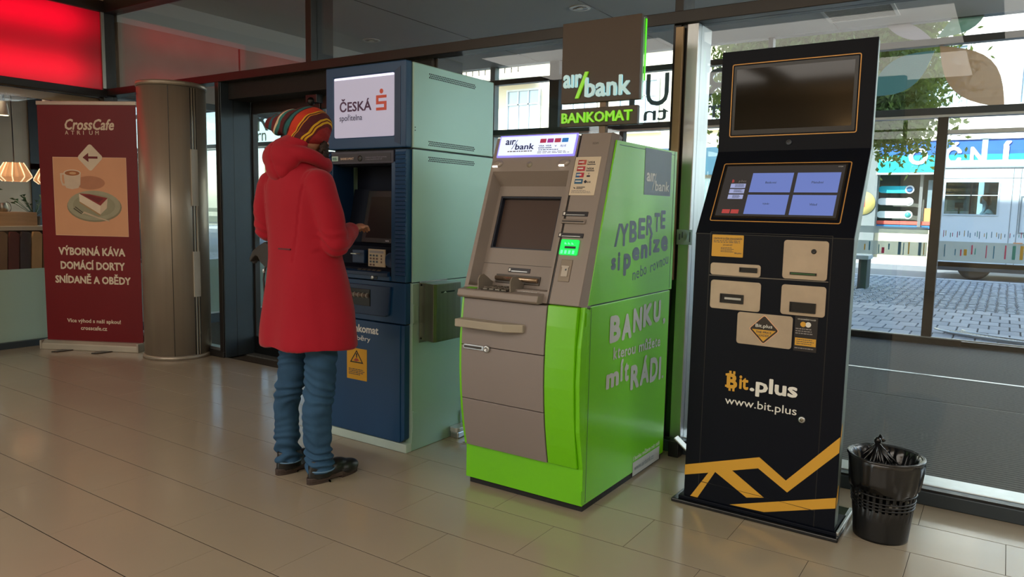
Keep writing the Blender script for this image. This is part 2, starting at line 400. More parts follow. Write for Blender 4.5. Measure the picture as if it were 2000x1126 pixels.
MB().box(-6.85, 3.98, 6.64, 6.68, -.012, .003).build('metal_strip', M_alu, fv)
MB().box(-6.85, 3.98, 5.72, 5.745, -.012, -.002).build('mat_joint', M_black, fv)
struct('ceiling', MB().box(-6.95, 4.0, 3.74, 8.36, 3.14, 3.3), M_grey)
cs = MB()
for x in (-5.2, -3.4, -1.6, .2, 2): cs.box(x, x + .006, 3.75, 8.3, 3.137, 3.142)
cs.build('ceiling_joint', M_dark, COL.objects['ceiling.001'])
def downlight(x, y, z, lab):
    t = thing('downlight', lab, 'ceiling light', (x, y, z), 0, 'recessed downlights')
    MB().ring([(x + .1 * math.cos(q), y + .1 * math.sin(q)) for q in [k * math.pi / 12 for k in range(24)]], [(x + .075 * math.cos(q), y + .075 * math.sin(q)) for q in [k * math.pi / 12 for k in range(24)]], z - .008, z, 'z').build('trim_ring', M_white, t)
    MB().lathe([(.075, -.006), (.06, -.002), (.0, -.001)], (x, y, z), 24, False, False).build('reflector', M_alu, t)
    MB().lathe([(.03, -.012), (.03, -.004)], (x, y, z), 16).build('lamp', mat('frosted_bulb', '#e8e8e0', .4), t)
    MB().box(x - .07, x + .07, y - .006, y + .006, z - .01, z - .004).build('crossbar', M_white, t)
downlight(-6.25, 6.357, 3.14, 'round recessed downlight in grey ceiling above the blue machine')
downlight(-3.508, 6.317, 3.14, 'round recessed downlight in grey ceiling left of the brown sign')
t = thing('ceiling_vent', 'rectangular ceiling grille above the kiosk near the glass front', 'vent', (-1.4, 7.75, 3.14))
MB().ring(rr(-1.62, 7.5, -1.0, 8.0, .005, 1), rr(-1.59, 7.53, -1.03, 7.97, .004, 1), 3.13, 3.14, 'z').build('frame', M_white, t)
for k in range(9): MB().box(-1.59, -1.03, 7.55 + k * .048, 7.558 + k * .048, 3.128, 3.14).build('slat', M_alu, t)
# vestibule left wall: light panels above, glass below
vl = setting('wall_vestibule', (-6.85, 6, 0))
for ya, yb in ((3.75, 5.02), (5.04, 6.7), (6.72, 8.36)):
    MB().box(-6.93, -6.86, ya, yb, 2.246, 2.86).build('panel', mat('pale_grey_panel', '#a89a90', .6), vl, .002)
MB().box(-6.93, -6.87, 3.75, 8.36, 2.86, 3.14).build('soffit', M_grey, vl)
MB().box(-6.95, -6.84, 3.74, 8.36, 2.185, 2.246).build('transom', M_dark, vl, .003)
MB().box(-6.9, -6.892, 3.74, 8.36, .66, 2.185).build('pane', glass('mirror_like_glass', (.62, .68, .64), .42), vl)
MB().box(-6.9, -6.892, 3.74, 8.36, .1, .66).build('frosted_pane', M_frost, vl)
MB().box(-6.95, -6.85, 3.74, 8.36, 0, .1).build('plinth', M_anth, vl)
MB().box(-6.85, -6.83, 3.74, 8.36, .1, .115).build('sill_strip', M_alu, vl)
for y in (5.6, 7.2): MB().box(-6.93, -6.86, y, y + .07, .1, 2.185).build('mullion', M_anth, vl, .002)

# ---------------------------------------------------------------- outer glass front (y = 8.4)
fr = setting('window_2', (0, 8.4, 0))
for z0, z1, m in ((2.90, 2.965, M_anth), (2.21, 2.305, M_anth)):
    MB().box(-13, 4.0, 8.36, 8.46, z0, z1).build('transom', m, fr, .003)
MB().box(-13, 4.0, 8.34, 8.36, 2.21, 2.235).build('track', M_alu, fr, .002)
MB().box(-13, 4.0, 8.36, 8.48, 3.14, 3.45).build('head_rail', M_anth, fr)
for x, w_, z0, z1, m in ((-8.4, .1, 0, 3.14, M_anth), (-6.95, .12, 0, 3.14, M_anth), (-6.0, .08, 0, 3.14, M_alu), (-5.06, .14, 0, 3.14, M_anth), (-4.05, .06, 0, 2.21, M_dark), (-3.12, .1, 0, 2.21, mat('green_post', '#1e5a3c', .4)), (-2.31, .05, 2.965, 3.14, M_anth), (-2.3, .08, 0, 2.21, M_dark), (-.65, .09, 0, 2.21, M_dark), (1.1, .09, 0, 2.21, M_dark), (2.6, .1, 0, 3.14, M_anth)):
    MB().box(x, x + w_, 8.36, 8.46, z0, z1).build('mullion', m, fr, .003)
MB().box(-13, -.3, 8.34, 8.46, 0, .06).build('bottom_rail', M_dark, fr, .003)
MB().box(-.3, 4.0, 8.36, 8.46, 0, .05).build('bottom_rail', M_dark, fr, .003)
MB().box(-13, 4.0, 8.33, 8.345, .06, .072).build('bottom_trim', M_alu, fr)
MB().box(-.56, 2.5, 8.37, 8.45, 2.05, 2.09).build('door_head', M_alu, fr, .002)
MB().box(-13, 4.0, 8.406, 8.412, 2.965, 3.14).build('pane', M_glass2, fr)
MB().box(-13, 4.0, 8.406, 8.412, 2.305, 2.90).build('pane', M_glass2, fr)
MB().box(-13, 4.0, 8.406, 8.412, .06, 2.21).build('pane', M_glass2, fr)
# manifestation band with coloured bars
M_band = glass('frosted_film', (.8, .85, .85), .0, .55, (.62, .68, .66))
MB().box(-3.0, -.66, 8.400, 8.402, .86, 1.0).build('film_band', M_band, fr)
MB().box(-3.0, -.66, 8.400, 8.402, 1.08, 1.15).build('film_band', M_band, fr)
MB().box(-.56, 1.1, 8.400, 8.402, .83, 1.02).build('film_band', M_band, fr)
MB().box(1.2, 2.6, 8.400, 8.402, .83, 1.02).build('film_band', M_band, fr)
bc = [mat('decal_' + n, c, .6) for n, c in (('pink', '#d8507c'), ('teal', '#3fa39b'), ('yellow', '#d3a93b'), ('blue', '#2f7fa5'))]
rnd = random.Random(3)
x = -1.32
while x < 2.5:
    if not (-.68 < x < -.55) :
        h = rnd.choice((.06, .09, .12, .13)); zz = .865 + rnd.random() * (.135 - h) * .8
        MB().box(x, x + rnd.choice((.008, .012, .026)), 8.3965, 8.399, zz, zz + h).build('coloured_bar', rnd.choice(bc), fr)
    x += rnd.choice((.03, .045, .06, .09))
x = -.53
while x < .6:
    MB().box(x, x + .006, 8.415, 8.417, 1.05 + rnd.random() * .03, 1.10 + rnd.random() * .03).build('coloured_bar', rnd.choice(bc), fr)
    x += rnd.choice((.018, .03, .04))
# petals and mirrored lettering stuck to the outer glass
def arc2(p, q, b1, b2, n=10):
    """a lens shape between two points"""
    p, q = Vector(p), Vector(q); d = q - p; nn = Vector((-d.y, d.x))
    A = [p + d * (k / n) + nn * (b1 * math.sin(math.pi * k / n)) for k in range(n + 1)]
    B = [q - d * (k / n) + nn * (b2 * math.sin(math.pi * k / n)) for k in range(1, n)]
    return [tuple(v) for v in A + B]
for p, q, b1, b2, c in (((-1.3, 2.46), (-.73, 2.86), .22, -.24, '#86b5b2'), ((-.69, 2.9), (-.12, 2.28), .24, -.22, '#e0bb96'), ((-1.22, 3.2), (-.75, 2.96), .12, -.14, '#d4c8ca'), ((-.72, 2.98), (-.28, 3.35), -.25, .1, '#a0c8b2')):
    MB().prism(arc2(p, q, b1, b2), 8.418, 8.421).build('petal_decal', glass('film_' + c[1:], (.8, .8, .8), .0, .82, lin(c)), fr)
    e = arc2(p, q, b1, b2)[:11] if c != '#a0c8b2' else arc2(p, q, b1, b2)[:11]
M_film = glass('grey_film', (.75, .82, .83), .0, .6, (.62, .72, .75))
mat('grey_film_letters', '#7d8c90', .6)
FM = frameM((0, 8.42, 0))
MM = FM
for s_, bx in (('M', (-4.32, 2.50, -3.88, 2.88)), ('U', (-3.74, 2.50, -3.45, 2.88)), ('R', (-3.06, 2.50, -2.76, 2.88)), ('T', (-2.62, 2.50, -2.3, 2.88)), ('N', (-2.16, 2.50, -1.84, 2.88)),
               ('tn', (-3.76, 2.33, -3.44, 2.47)), ('rn', (-3.0, 2.33, -2.76, 2.47)), ('ed', (-2.6, 2.33, -2.3, 2.47))):
    text('lettering', s_, MM, bx, M_film, fr, .012, mirror=True)
text('lettering', 'pm', MM, (-7.3, 2.0, -6.3, 2.5), M_film, fr, .012, mirror=True)

# ================================================================ MACHINES
M_ink = mat('printed_dark_ink', '#3b4750', .6)
M_inkw = mat('printed_white_ink', '#e6e4de', .6)
M_scr = mat('dark_display_glass', '#1a1614', .06, 0, .02, spec=.8)
def tinylines(name, M, u0, v1, u1, n, dv, h, m, parent, seed=1):
    """rows of unreadably small print"""
    rd = random.Random(seed); b = MB(M)
    for i in range(n):
        u = u0; e = u1 - rd.random() * (u1 - u0) * .3; v = v1 - i * dv
        while u < e:
            wd = (u1 - u0) * rd.uniform(.05, .16); b.box(u, min(u + wd, e), -.0008, 0, v - h, v); u += wd + (u1 - u0) * .03
    return b.build(name, m, parent)

# ---------------------------------------------------------------- black and gold kiosk
KM = frameM((-1.086, 3.008, 0), R(-1.155)); KW = .612
kt = thing('cryptocurrency_kiosk', 'tall black and gold bitcoin kiosk with two screens beside the bin', 'kiosk', (-.78, 3.0, 0), R(-1.155))
M_kb = mat('satin_black_panel', '#070c17', .5, 0, .08, 3, .01, spec=.16)
M_gold = mat('gold_line', '#d39b52', .45, .2)
M_yel = mat('kiosk_yellow', '#d6a033', .5, 0, .03)
M_kside = mat('silver_green_side', '#7f8d87', .45, .5, .05)
Y1, Z1, Y2, Z2, Z3 = 0.0, 1.164, .215, 1.512, 1.936
T1 = math.atan2(Y2, Z2 - Z1)
MB(KM).prism([(.006, .03), (.006, Z1), (Y2 + .006, Z2), (Y2 + .006, Z3 - .003), (.275, Z3 - .003), (.285, 1.49), (.09, 1.12), (.09, .03)], .004, KW - .004, 'x').build('housing', M_kside, kt, .003)
MB(KM).prism([(0, .03), (0, Z1 + .002), (Y2, Z2 + .002), (Y2, Z3), (Y2 + .012, Z3), (Y2 + .012, Z2), (.012, Z1), (.012, .03)], 0, KW, 'x').build('front_panel', M_kb, kt, .002)
b = MB(KM); b.prism([(-.045, -.032), (KW + .022, -.032), (KW + .022, .09), (KW - .0, .33), (.0, .33), (-.045, .1)], 0, .016, 'z'); b.build('base_plate', mat('glossy_black_base', '#0e1114', .18, .2), kt, .004)
MB(KM).box(-.02, KW + .01, -.012, .2, .016, .03).build('base_step', M_kb, kt, .002)
MB(KM).box(KW + .001, KW + .018, .0, .3, .016, .03).build('base_edge', M_alu, kt, .002)
MB(KM).box(.05, KW - .05, .088, .26, .03, .8).build('rear_box', M_kb, kt, .004)
# service door joints
for x0, x1, z0, z1 in ((.0625, .0655, .03, 1.17), (.536, .539, .03, 1.17)): MB(KM).box(x0, x1, -.0008, .001, z0, z1).build('door_joint', M_black, kt)
MB(KM).box(.063, .538, -.0008, .001, 1.1695, 1.172).build('door_joint', M_black, kt)
MB(KM).box(.0, KW, -.0012, .001, 1.162, 1.165).build('fold_line', M_black, kt)
MB(KM).prism([(.066, .991), (.532, .995), (.532, .9985), (.066, .9945)], -.0015, 0).build('door_joint', mat('scuffed_edge', '#6e675e', .5), kt)
MB(KM).prism([(.072, .105), (.30, .104), (.536, .094), (.536, .0965), (.072, .108)], -.0014, 0).build('door_joint', M_black, kt)
# satin steel plates
def kplate(u0, v0, u1, v1, lab=None):
    o = MB(KM).rrect(u0, v0, u1, v1, .012, -.004, 0).build('steel_plate', M_plate, kt, .001); return o
def slot(M, u0, v0, u1, v1, par, w=.0045, lip=None, name='slot'):
    o = MB(M).ring(rr(u0, v0, u1, v1, .001, 1), rr(u0 + .004, v0 + .004, u1 - .004, v1 - .004, .0005, 1), -w - .004, 0).build(name, M_black, par)
    MB(M).box(u0 + .004, u1 - .004, -w, -w + .001, v0 + .004, v1 - .004).build('slot_well', mat('slot_dark', '#05070c', .3), par)
    if lip: MB(M).box(u0 + (u1 - u0) * .2, u1 - (u1 - u0) * .1, -w - .003, -w, v0 + (v1 - v0) * lip, v0 + (v1 - v0) * (lip + .22)).build('slot_lip', M_alu, par)
    return o
p1 = kplate(.071, .996, .277, 1.046); slot(KM, .192, 1.013, .264, 1.033, p1)
p2 = kplate(.361, 1.0, .527, 1.151); slot(KM, .39, 1.017, .489, 1.027, p2, name='card_slot')
MB(KM).box(.395, .484, -.009, -.0085, 1.0195, 1.0245).build('slot_glow', mat('dim_green', '#2e5a2c', .4), p2)
b = MB(KM); b.M = KM @ Matrix.Translation((.474, -.004, 1.11)) @ Matrix.Rotation(R(90), 4, 'X')
b.lathe([(.0095, 0), (.0095, .003), (.006, .003), (.0, .002)], (0, 0, 0), 20, False, False); b.build('camera_lens', M_black, p2)
p3 = kplate(.076, .857, .282, .975); slot(KM, .118, .883, .215, .921, p3, lip=.4, name='note_slot')
p4 = kplate(.362, .859, .528, .977); slot(KM, .397, .871, .494, .911, p4, w=.006, name='note_slot')
p5 = kplate(.194, .722, .412, .852)
# diamond badge on the lower plate
def diamond(cu, cv, h, r, w0, w1, mb):
    Mx = mb.M; mb.M = Mx @ Matrix.Translation((cu, 0, cv)) @ Matrix.Rotation(R(45), 4, 'Y'); a = h / math.sqrt(2)
    mb.rrect(-a, -a, a, a, r, w0, w1); mb.M = Mx; return mb
bd = diamond(.303, .789, .060, .008, -.0048, -.004, MB(KM)).build('badge', mat('badge_orange', '#e8b48a', .4), p5)
diamond(.303, .789, .0565, .007, -.0053, -.0048, MB(KM)).build('badge_face', mat('badge_brown', '#2a211c', .4), p5)
MB(KM).prism([(.256, .788), (.350, .788), (.303, .741)], -.0058, -.0052).build('badge_yellow', M_yel, p5)
text('lettering', 'Bit.plus', KM @ Matrix.Translation((0, -.0056, 0)), (.270, .793, .336, .811), M_inkw, p5, .01)
text('lettering', 'THE PRICE', KM @ Matrix.Translation((0, -.006, 0)), (.272, .774, .334, .783), M_ink, p5, .01)
text('lettering', 'LEADER', KM @ Matrix.Translation((0, -.006, 0)), (.281, .761, .325, .770), M_ink, p5, .01)
# notices
n1 = MB(KM).rrect(.072, 1.072, .202, 1.161, .003, -.0022, 0).build('yellow_notice', M_yel, kt)
text('lettering', 'CENTRUM SLUŽEB ZÁKAZNÍKŮM', KM @ Matrix.Translation((0, -.0024, 0)), (.078, 1.142, .196, 1.153), M_ink, n1, .012, res=1)
tinylines('fine_print', KM @ Matrix.Translation((0, -.0022, 0)), .079, 1.138, .196, 2, .006, .0022, M_ink, n1, 4)
text('lettering', '270 007 477', KM @ Matrix.Translation((0, -.0024, 0)), (.118, 1.117, .158, 1.123), M_ink, n1, .012, res=1)
tinylines('fine_print', KM @ Matrix.Translation((0, -.0022, 0)), .11, 1.110, .165, 4, .0055, .002, M_ink, n1, 5)
text('lettering', 'Bit.plus', KM @ Matrix.Translation((0, -.0024, 0)), (.168, 1.084, .196, 1.092), M_ink, n1, .02, res=1)
n2 = MB(KM).box(.42, .505, -.0016, 0, .72, .856).build('dark_notice', mat('notice_black', '#1b1719', .4), kt)
KN = KM @ Matrix.Translation((0, -.0018, 0))
text('lettering', 'UPOZORNĚNÍ POLICIE!', KN, (.43, .843, .497, .850), M_inkw, n2, .01, res=1)
for k, (cu, c) in enumerate(((.451, M_yel), (.470, M_inkw))):
    MB(KM).prism([(cu + .0105 * math.cos(q), .826 + .0105 * math.sin(q)) for q in [j * math.pi / 10 for j in range(20)]], -.0022, -.0016).build('notice_icon', c, n2)
tinylines('fine_print', KN, .424, .810, .502, 3, .009, .004, mat('grey_ink', '#8d8787', .6), n2, 6)
MB(KM).box(.424, .502, -.0022, -.0016, .742, .772).build('notice_field', M_yel, n2)
tinylines('fine_print', KM @ Matrix.Translation((0, -.0023, 0)), .43, .767, .496, 3, .008, .0025, M_ink, n2, 7)
tinylines('fine_print', KN, .424, .734, .5, 1, .009, .004, mat('grey_ink', '#8d8787', .6), n2, 8)
# logo lettering
ML = KM @ Matrix.Translation((0, -.0008, 0))
text('lettering', 'B', ML, (.163, .530, .207, .592), M_yel, kt, .06)
for u in (.172, .188):
    MB(KM).box(u, u + .009, -.0014, 0, .519, .532).build('logo_stroke', M_yel, kt); MB(KM).box(u, u + .009, -.0014, 0, .590, .603).build('logo_stroke', M_yel, kt)
for v in (.533, .581): MB(KM).box(.157, .168, -.0014, 0, v, v + .009).build('logo_stroke', M_yel, kt)
text('lettering', 'it', ML, (.215, .533, .253, .590), M_yel, kt, .04)
text('lettering', '.plus', ML, (.259, .513, .446, .593), M_inkw, kt, .04)
text('lettering', 'www.bit.plus', ML, (.160, .452, .447, .495), M_inkw, kt, .004)
b = MB(KM); b.M = KM @ Matrix.Translation((.468, 0, .449)) @ Matrix.Rotation(R(90), 4, 'X')
lk = b.lathe([(.0135, 0), (.0135, .004), (.010, .006), (.0, .006)], (0, 0, 0), 20, False, False).build('lock', M_alu, kt)
b = MB(KM); b.M = KM @ Matrix.Translation((.468, -.006, .449)) @ Matrix.Rotation(R(90), 4, 'X')
b.lathe([(.007, 0), (.007, .001), (.0, .001)], (0, 0, 0), 16, False, False).build('keyhole', mat('dull_brass', '#7b7464', .4, .6), lk)
# yellow ribbon graphic
MB(KM).prism([(0, .165), (.313, .264), (.422, .191), (KW, .407), (KW, .345), (.43, .144), (.311, .217), (.205, .184), (.34, .100), (.27, .083), (.134, .162), (.062, .032), (.03, .032), (.105, .152), (0, .12)], -.001, 0).build('yellow_ribbon', M_yel, kt)
MB(KM).prism([(.202, .036), (.344, .040), (KW, .124), (KW, .166)], -.001, 0).build('yellow_ribbon', M_yel, kt)
MB(KM).prism([(.005, .36), (.04, .45), (.04, .41), (.005, .31)], KW - .003, KW - .002, 'x').build('yellow_ribbon', M_yel, kt)
MB(KM).prism([(.005, .13), (.05, .20), (.05, .14), (.005, .09)], KW - .003, KW - .002, 'x').build('yellow_ribbon', M_yel, kt)
# lower touch screen
sc1 = (math.hypot(Y2, Z2 - Z1)) / .43
KMm = KM @ Matrix.Translation((0, 0, Z1)) @ Matrix.Rotation(-T1, 4, 'X')
def q(v): return v * sc1
def goldframe(M, u0, v0, u1, v1, par):
    MB(M).ring(rr(u0, v0, u1, v1, .009), rr(u0 + .0038, v0 + .0038, u1 - .0038, v1 - .0038, .006), -.002, 0).build('gold_border', M_gold, par)
goldframe(KMm, .044, q(.064), .555, q(.366), kt)
ts = MB(KMm).rrect(.056, q(.082), .541, q(.356), .004, -.0015, 0).build('touch_screen', M_scr, kt)
MB(KMm).box(.062, .534, -.002, -.0015, q(.092), q(.350)).build('display_area', mat('dim_lit_display', '#2c2a2b', .15, 0, .02, emit='#3a3838', estr=.5), ts)
M_btn = mat('lavender_button', '#3e4c86', .2, 0, .0, emit='#6d7fc0', estr=.8)
for (u0, u1) in ((.178, .343), (.358, .522)):
    for (v0, v1) in ((.213, .312), (.102, .200)):
        MB(KMm).box(u0, u1, -.0024, -.002, q(v0), q(v1)).build('menu_button', M_btn, ts)
KMt = KMm @ Matrix.Translation((0, -.0025, 0))
for s_, u, v in (('Bankovní', .238, .257), ('Platební', .419, .257), ('Výběr', .246, .148), ('Vklad', .428, .148)):
    text('lettering', s_, KMt, (u, q(v), u + (.044 if len(s_) > 5 else .028), q(v + .011)), M_ink, ts, .01, res=1)
for v in (.235, .207, .178):
    MB(KMm).box(.096, .159, -.0024, -.002, q(v), q(v + .022)).build('info_button', mat('pale_button', '#6d7496', .3, emit='#9aa2cc', estr=.8), ts)
    tinylines('fine_print', KMt, .115, q(v + .018), .155, 3, .005, .002, M_ink, ts, int(v * 1000))
for u in (.087, .124): MB(KMm).box(u, u + .032, -.0024, -.002, q(.104), q(.124)).build('red_button', mat('red_button', '#8a2f30', .3, emit='#b04a48', estr=.6), ts)
text('lettering', 'B', KMt, (.098, q(.262), .108, q(.278)), mat('red_button', '#8a2f30'), ts, .03, res=1)
text('lettering', 'plus', KMt, (.127, q(.262), .158, q(.276)), mat('grey_ink', '#8d8787', .6), ts, .0, res=1)
text('lettering', '13:24', KMt, (.508, q(.338), .524, q(.343)), M_inkw, ts, .0, res=1)
# upper screen
KMu = KM @ Matrix.Translation((0, Y2, Z2))
goldframe(KMu, .047, .063, .556, .369, kt)
us = MB(KMu).rrect(.056, .072, .547, .360, .003, -.0015, 0).build('upper_screen', mat('display_bezel', '#101012', .3), kt)
MB(KMu).box(.067, .534, -.002, -.0015, .092, .346).build('display_area', mat('dark_display_glass_2', '#14110e', .06, 0, .02, spec=.35), us)
b = MB(); b.M = KMu @ Matrix.Translation((.299, 0, .034)) @ Matrix.Rotation(R(90), 4, 'X')
b.lathe([(.0125, 0), (.0125, .003), (.009, .0035), (.006, .002), (.0, .003)], (0, 0, 0), 24, False, False).build('camera_lens', mat('lens_ring', '#2b2f36', .3, .5), kt)

# ---------------------------------------------------------------- green and grey cash machine
gt = thing('cash_machine', 'lime green and grey cash machine between the blue machine and the black kiosk', 'cash machine', (-1.68, 3.05, 0))
M_gr = mat('lime_green_paint', '#6cc400', .38, 0, .03, 2, .008, 60, coat=.15)
M_gg = mat('warm_grey_plastic', '#8a7f77', .48, 0, .03, 3, .015, 160)
M_gg2 = mat('light_grey_door', '#857b77', .5, 0, .03, 3, .02, 160)
M_ggd = mat('dark_warm_grey', '#4f4943', .5, 0, .05)
XL, XR = -1.98, -1.38
GP = Matrix.Translation((0, 2.585, .866)) @ Matrix.Rotation(-R(19.07), 4, 'X')   # tilted fascia frame
MB().box(XL + .01, XR - .008, 2.64, 3.47, 0, .032).build('kick_strip', M_rubber, gt)
MB().box(XL, XR, 2.626, 3.49, .03, .862).build('cabinet', M_gr, gt, .003)
MB().prism([(2.78, .868), (2.99, 1.54), (3.50, 1.54), (3.50, .868)], XL + .004, XR - .006, 'x').build('upper_cabinet', M_gr, gt, .003)
for xa, xb in ((XR - .006, XR + .0012), (XL, XL + .004)): MB().prism([(2.62, .868), (2.835, 1.542), (3.505, 1.542), (3.505, .868)], xa, xb, 'x').build('side_panel', M_gr, gt)
MB().box(XL + .004, XR - .004, 2.65, 3.48, .858, .870).build('cabinet_joint', M_black, gt)
MB().box(XL, XR, 2.622, 2.628, .03, .185).build('plinth_panel', M_gr, gt, .001)
MB(sidewall(XR + .0012)).box(3.474, 3.477, -.0008, 0, .875, 1.54).build('panel_joint', M_ink, gt)
MB(sidewall(XR + .0012)).box(2.86, 3.474, -.0008, 0, 1.524, 1.526).build('panel_joint', M_ink, gt)
MB(sidewall(XR + .0012)).box(2.648, 2.650, -.0008, 0, .04, .86).build('panel_joint', M_ink, gt)
for z in (.785, .045):
    MB(sidewall(XR + .0012)).box(2.606, 2.64, -.003, 0, z, z + .055).build('hinge', M_gr, gt, .001)
# bowed lower front
def bow(x0, x1, z0, z1, off=0, n=8):
    zs = [z0 + (z1 - z0) * k / n for k in range(n + 1)]
    Y = lambda z: 2.555 + .052 * ((z - .60) / .42) ** 2 * (1 if z < .6 else .9) + off
    b = MB()
    b.prism([(Y(z), z) for z in zs] + [(2.628, z1), (2.628, z0)], x0, x1, 'x'); return b
XS = -1.543
for z0, z1 in ((.655, .858), (.413, .652), (.188, .410)):
    bow(XL + .014, XS - (0 if z0 > .2 else 0), z0, z1).build('front_door_panel', M_gg2, gt, .002)
b = bow(XS + .003, XR - .022, .188, .862, .004); b.build('side_fillet', M_gr, gt, .003)
bow(XL, XL + .012, .188, .862, .004).build('side_fillet', M_gr, gt, .002)
b = MB(); b.prism([(2.628, .03), (2.628, .862), (2.60, .862), (2.575, .70), (2.57, .55), (2.585, .35), (2.622, .185)], XR - .021, XR, 'x'); b.build('corner_strip', M_gr, gt, .002)
# handle shelf
hb = MB(); hb.prism([(-1.966, 2.57), (-1.640, 2.57), (-1.640, 2.545), (-1.715, 2.505), (-1.966, 2.505)], .738, .772, 'z'); hb.build('handle_ledge', mat('cream_grey_plastic', '#a09786', .5), gt, .003)
lo = MB(); lo.M = Matrix.Translation((0, 2.553, 0)); lo.rrect(-1.951, .638, -1.83, .658, .0099, -.006, 0); lo.build('door_handle', M_alu, gt, .001)
lo = MB(); lo.M = Matrix.Translation((-1.826, 2.553, .648)) @ Matrix.Rotation(R(90), 4, 'X'); lo.lathe([(.016, 0), (.016, .007), (.012, .009), (.006, .009), (.005, .006), (0, .006)], (0, 0, 0), 20, False, False); lo.build('lock', M_alu, gt)
MB(Matrix.Translation((0, 2.547, 0))).rrect(-1.945, .643, -1.85, .653, .0049, -.002, 0).build('handle_recess', mat('dark_slot', '#3a3633', .5), gt)
# upper fascia: frame around the recess
rec = [(-1.966, .05), (-1.560, .05), (-1.572, .580), (-1.966, .580)]
out = [(-1.988, 0), (XS - .008, 0), (XS - .008, .745), (-1.982, .745)]
FD = .06
b = MB(GP)
b.ring(out, rec, 0, .12); b.build('fascia', M_gg, gt, .003)
b = MB(GP)
inn = [(-1.952, .05), (-1.568, .05), (-1.572, .533), (-1.952, .533)]
V = lambda p, w: b._v((p[0], w, p[1]))
A = [V(p, .001) for p in rec]; B = [V(p, FD) for p in inn]
for i in range(4): b.bm.faces.new((A[i], A[(i + 1) % 4], B[(i + 1) % 4], B[i]))
b.build('recess_lining', M_gg, gt)
MB(GP).box(-1.96, -1.56, FD, FD + .02, .0, .24).build('recess_panel', M_gg, gt)
MB(GP).box(-1.96, -1.56, FD, FD + .02, .486, .55).build('recess_panel', M_gg, gt)
MB(GP).box(-1.96, -1.936, FD, FD + .02, .24, .486).build('recess_panel', M_gg, gt)
MB(GP).box(-1.618, -1.56, FD, FD + .02, .24, .486).build('recess_panel', M_gg, gt)
sn = MB(GP).box(-1.94, -1.61, FD + .026, FD + .03, .236, .49).build('screen', mat('grey_brown_screen', '#4a3a33', .4, 0, .02, spec=.3), gt)
b = MB(GP); b.ring([(-1.936, .24), (-1.618, .24), (-1.618, .486), (-1.936, .486)], [(-1.928, .246), (-1.624, .246), (-1.624, .478), (-1.928, .478)], FD + .004, FD + .026); b.build('screen_bezel', mat('navy_bezel', '#18202e', .4), sn)
MB(GP).box(-1.955, -1.57, FD - .0012, FD, .168, .170).build('panel_joint', M_ggd, gt)
def ggslot(u0, v0, u1, v1, w, name='card_slot'):
    M = GP @ Matrix.Translation((0, w, 0))
    o = MB(M).box(u0, u1, -.004, 0, v0, v1).build(name, mat('aubergine_plastic', '#17141c', .35), gt, .001)
    MB(M).box(u0 + .018, u1 - .012, -.006, -.004, v0 + .003, v0 + .0065).build('slot_lip', M_alu, o)
    MB(M).box(u0 + .004, u0 + .012, -.005, -.004, v0 + .004, v1 - .004).build('slot_icon', M_inkw, o)
    return o
ggslot(-1.558, .378, -1.440, .398, 0); ggslot(-1.558, .285, -1.442, .304, 0); ggslot(-1.812, .134, -1.70, .154, FD)
b = MB(GP); b.prism([(-.010, .350), (-.002, .366), (0, .366), (0, .345), (-.010, .345)], -1.556, -1.443, 'x'); pr = b.build('receipt_slot', M_gg, gt, .001)
MB(GP).box(-1.55, -1.45, -.0105, -.009, .351, .355).build('slot_well', M_black, pr)
# illuminated card reader
gr = MB(GP).rrect(-1.537, .209, -1.452, .275, .006, -.010, 0).build('card_reader', mat('glowing_green', '#0aa84a', .2, emit='#10ff60', estr=.75), gt, .003)
MB(GP).box(-1.512, -1.462, -.013, -.010, .236, .245).build('slot_well', M_black, gr)
for k in range(3): MB(GP).prism([(-1.516 + k * .016, .253), (-1.504 + k * .016, .253), (-1.516 + k * .016, .263)], -.012, -.010).build('arrow_mark', mat('bright_mint', '#5dffa0', .3, emit='#5dffa0', estr=1.0), gr)
for k in range(4): MB(GP).box(-1.528 + k * .018, -1.518 + k * .018, -.0115, -.010, .213, .228).build('rib', mat('bright_mint', '#5dffa0'), gr)
# key-like contactless plate
kp = MB(GP).box(-1.519, -1.468, -.004, 0, .097, .190).build('contactless_plate', mat('bronzed_plate', '#75695a', .35, .5), gt, .001)
MB(GP).box(-1.508, -1.480, -.007, -.004, .118, .160).build('plate_insert', mat('pale_insert', '#b5aca0', .5), kp)
MB(GP).box(-1.511, -1.476, -.0075, -.004, .157, .163).build('plate_bar', mat('pale_insert', '#b5aca0'), kp)
MB(GP).box(-1.492, -1.486, -.0082, -.007, .143, .150).build('chip', M_ink, kp)
# cash rod and shelf
rd_ = MB(GP).box(-1.868, -1.640, FD - .006, FD + .002, .083, .122).build('cash_slot', M_ggd, gt, .002)
b = MB(); b.M = GP; b.tube([(-1.862, FD - .014, .102), (-1.646, FD - .014, .102)], .0095, 14); b.build('cash_shutter', mat('polished_bronze_rod', '#c9b39c', .18, .9), rd_)
sh = MB(); sh.prism([(2.540, .872), (2.548, .898), (2.672, .912), (2.672, .865), (2.552, .862)], XL - .004, -1.572, 'x'); sh.build('keypad_shelf', M_gg, gt, .004)
kpd = MB(Matrix.Translation((0, 2.56, .9005)) @ Matrix.Rotation(R(6), 4, 'X')).box(-1.87, -1.735, 0, .085, 0, .003).build('keypad', mat('metal_keypad', '#4b4640', .4, .5), gt)
for i in range(4):
    for j in range(4):
        MB(Matrix.Translation((0, 2.56, .9035)) @ Matrix.Rotation(R(6), 4, 'X')).box(-1.862 + i * .032, -1.862 + i * .032 + .023, .006 + j * .02, .02 + j * .02, 0, .004).build('key', mat('steel_key', '#8c8478', .35, .6), kpd)
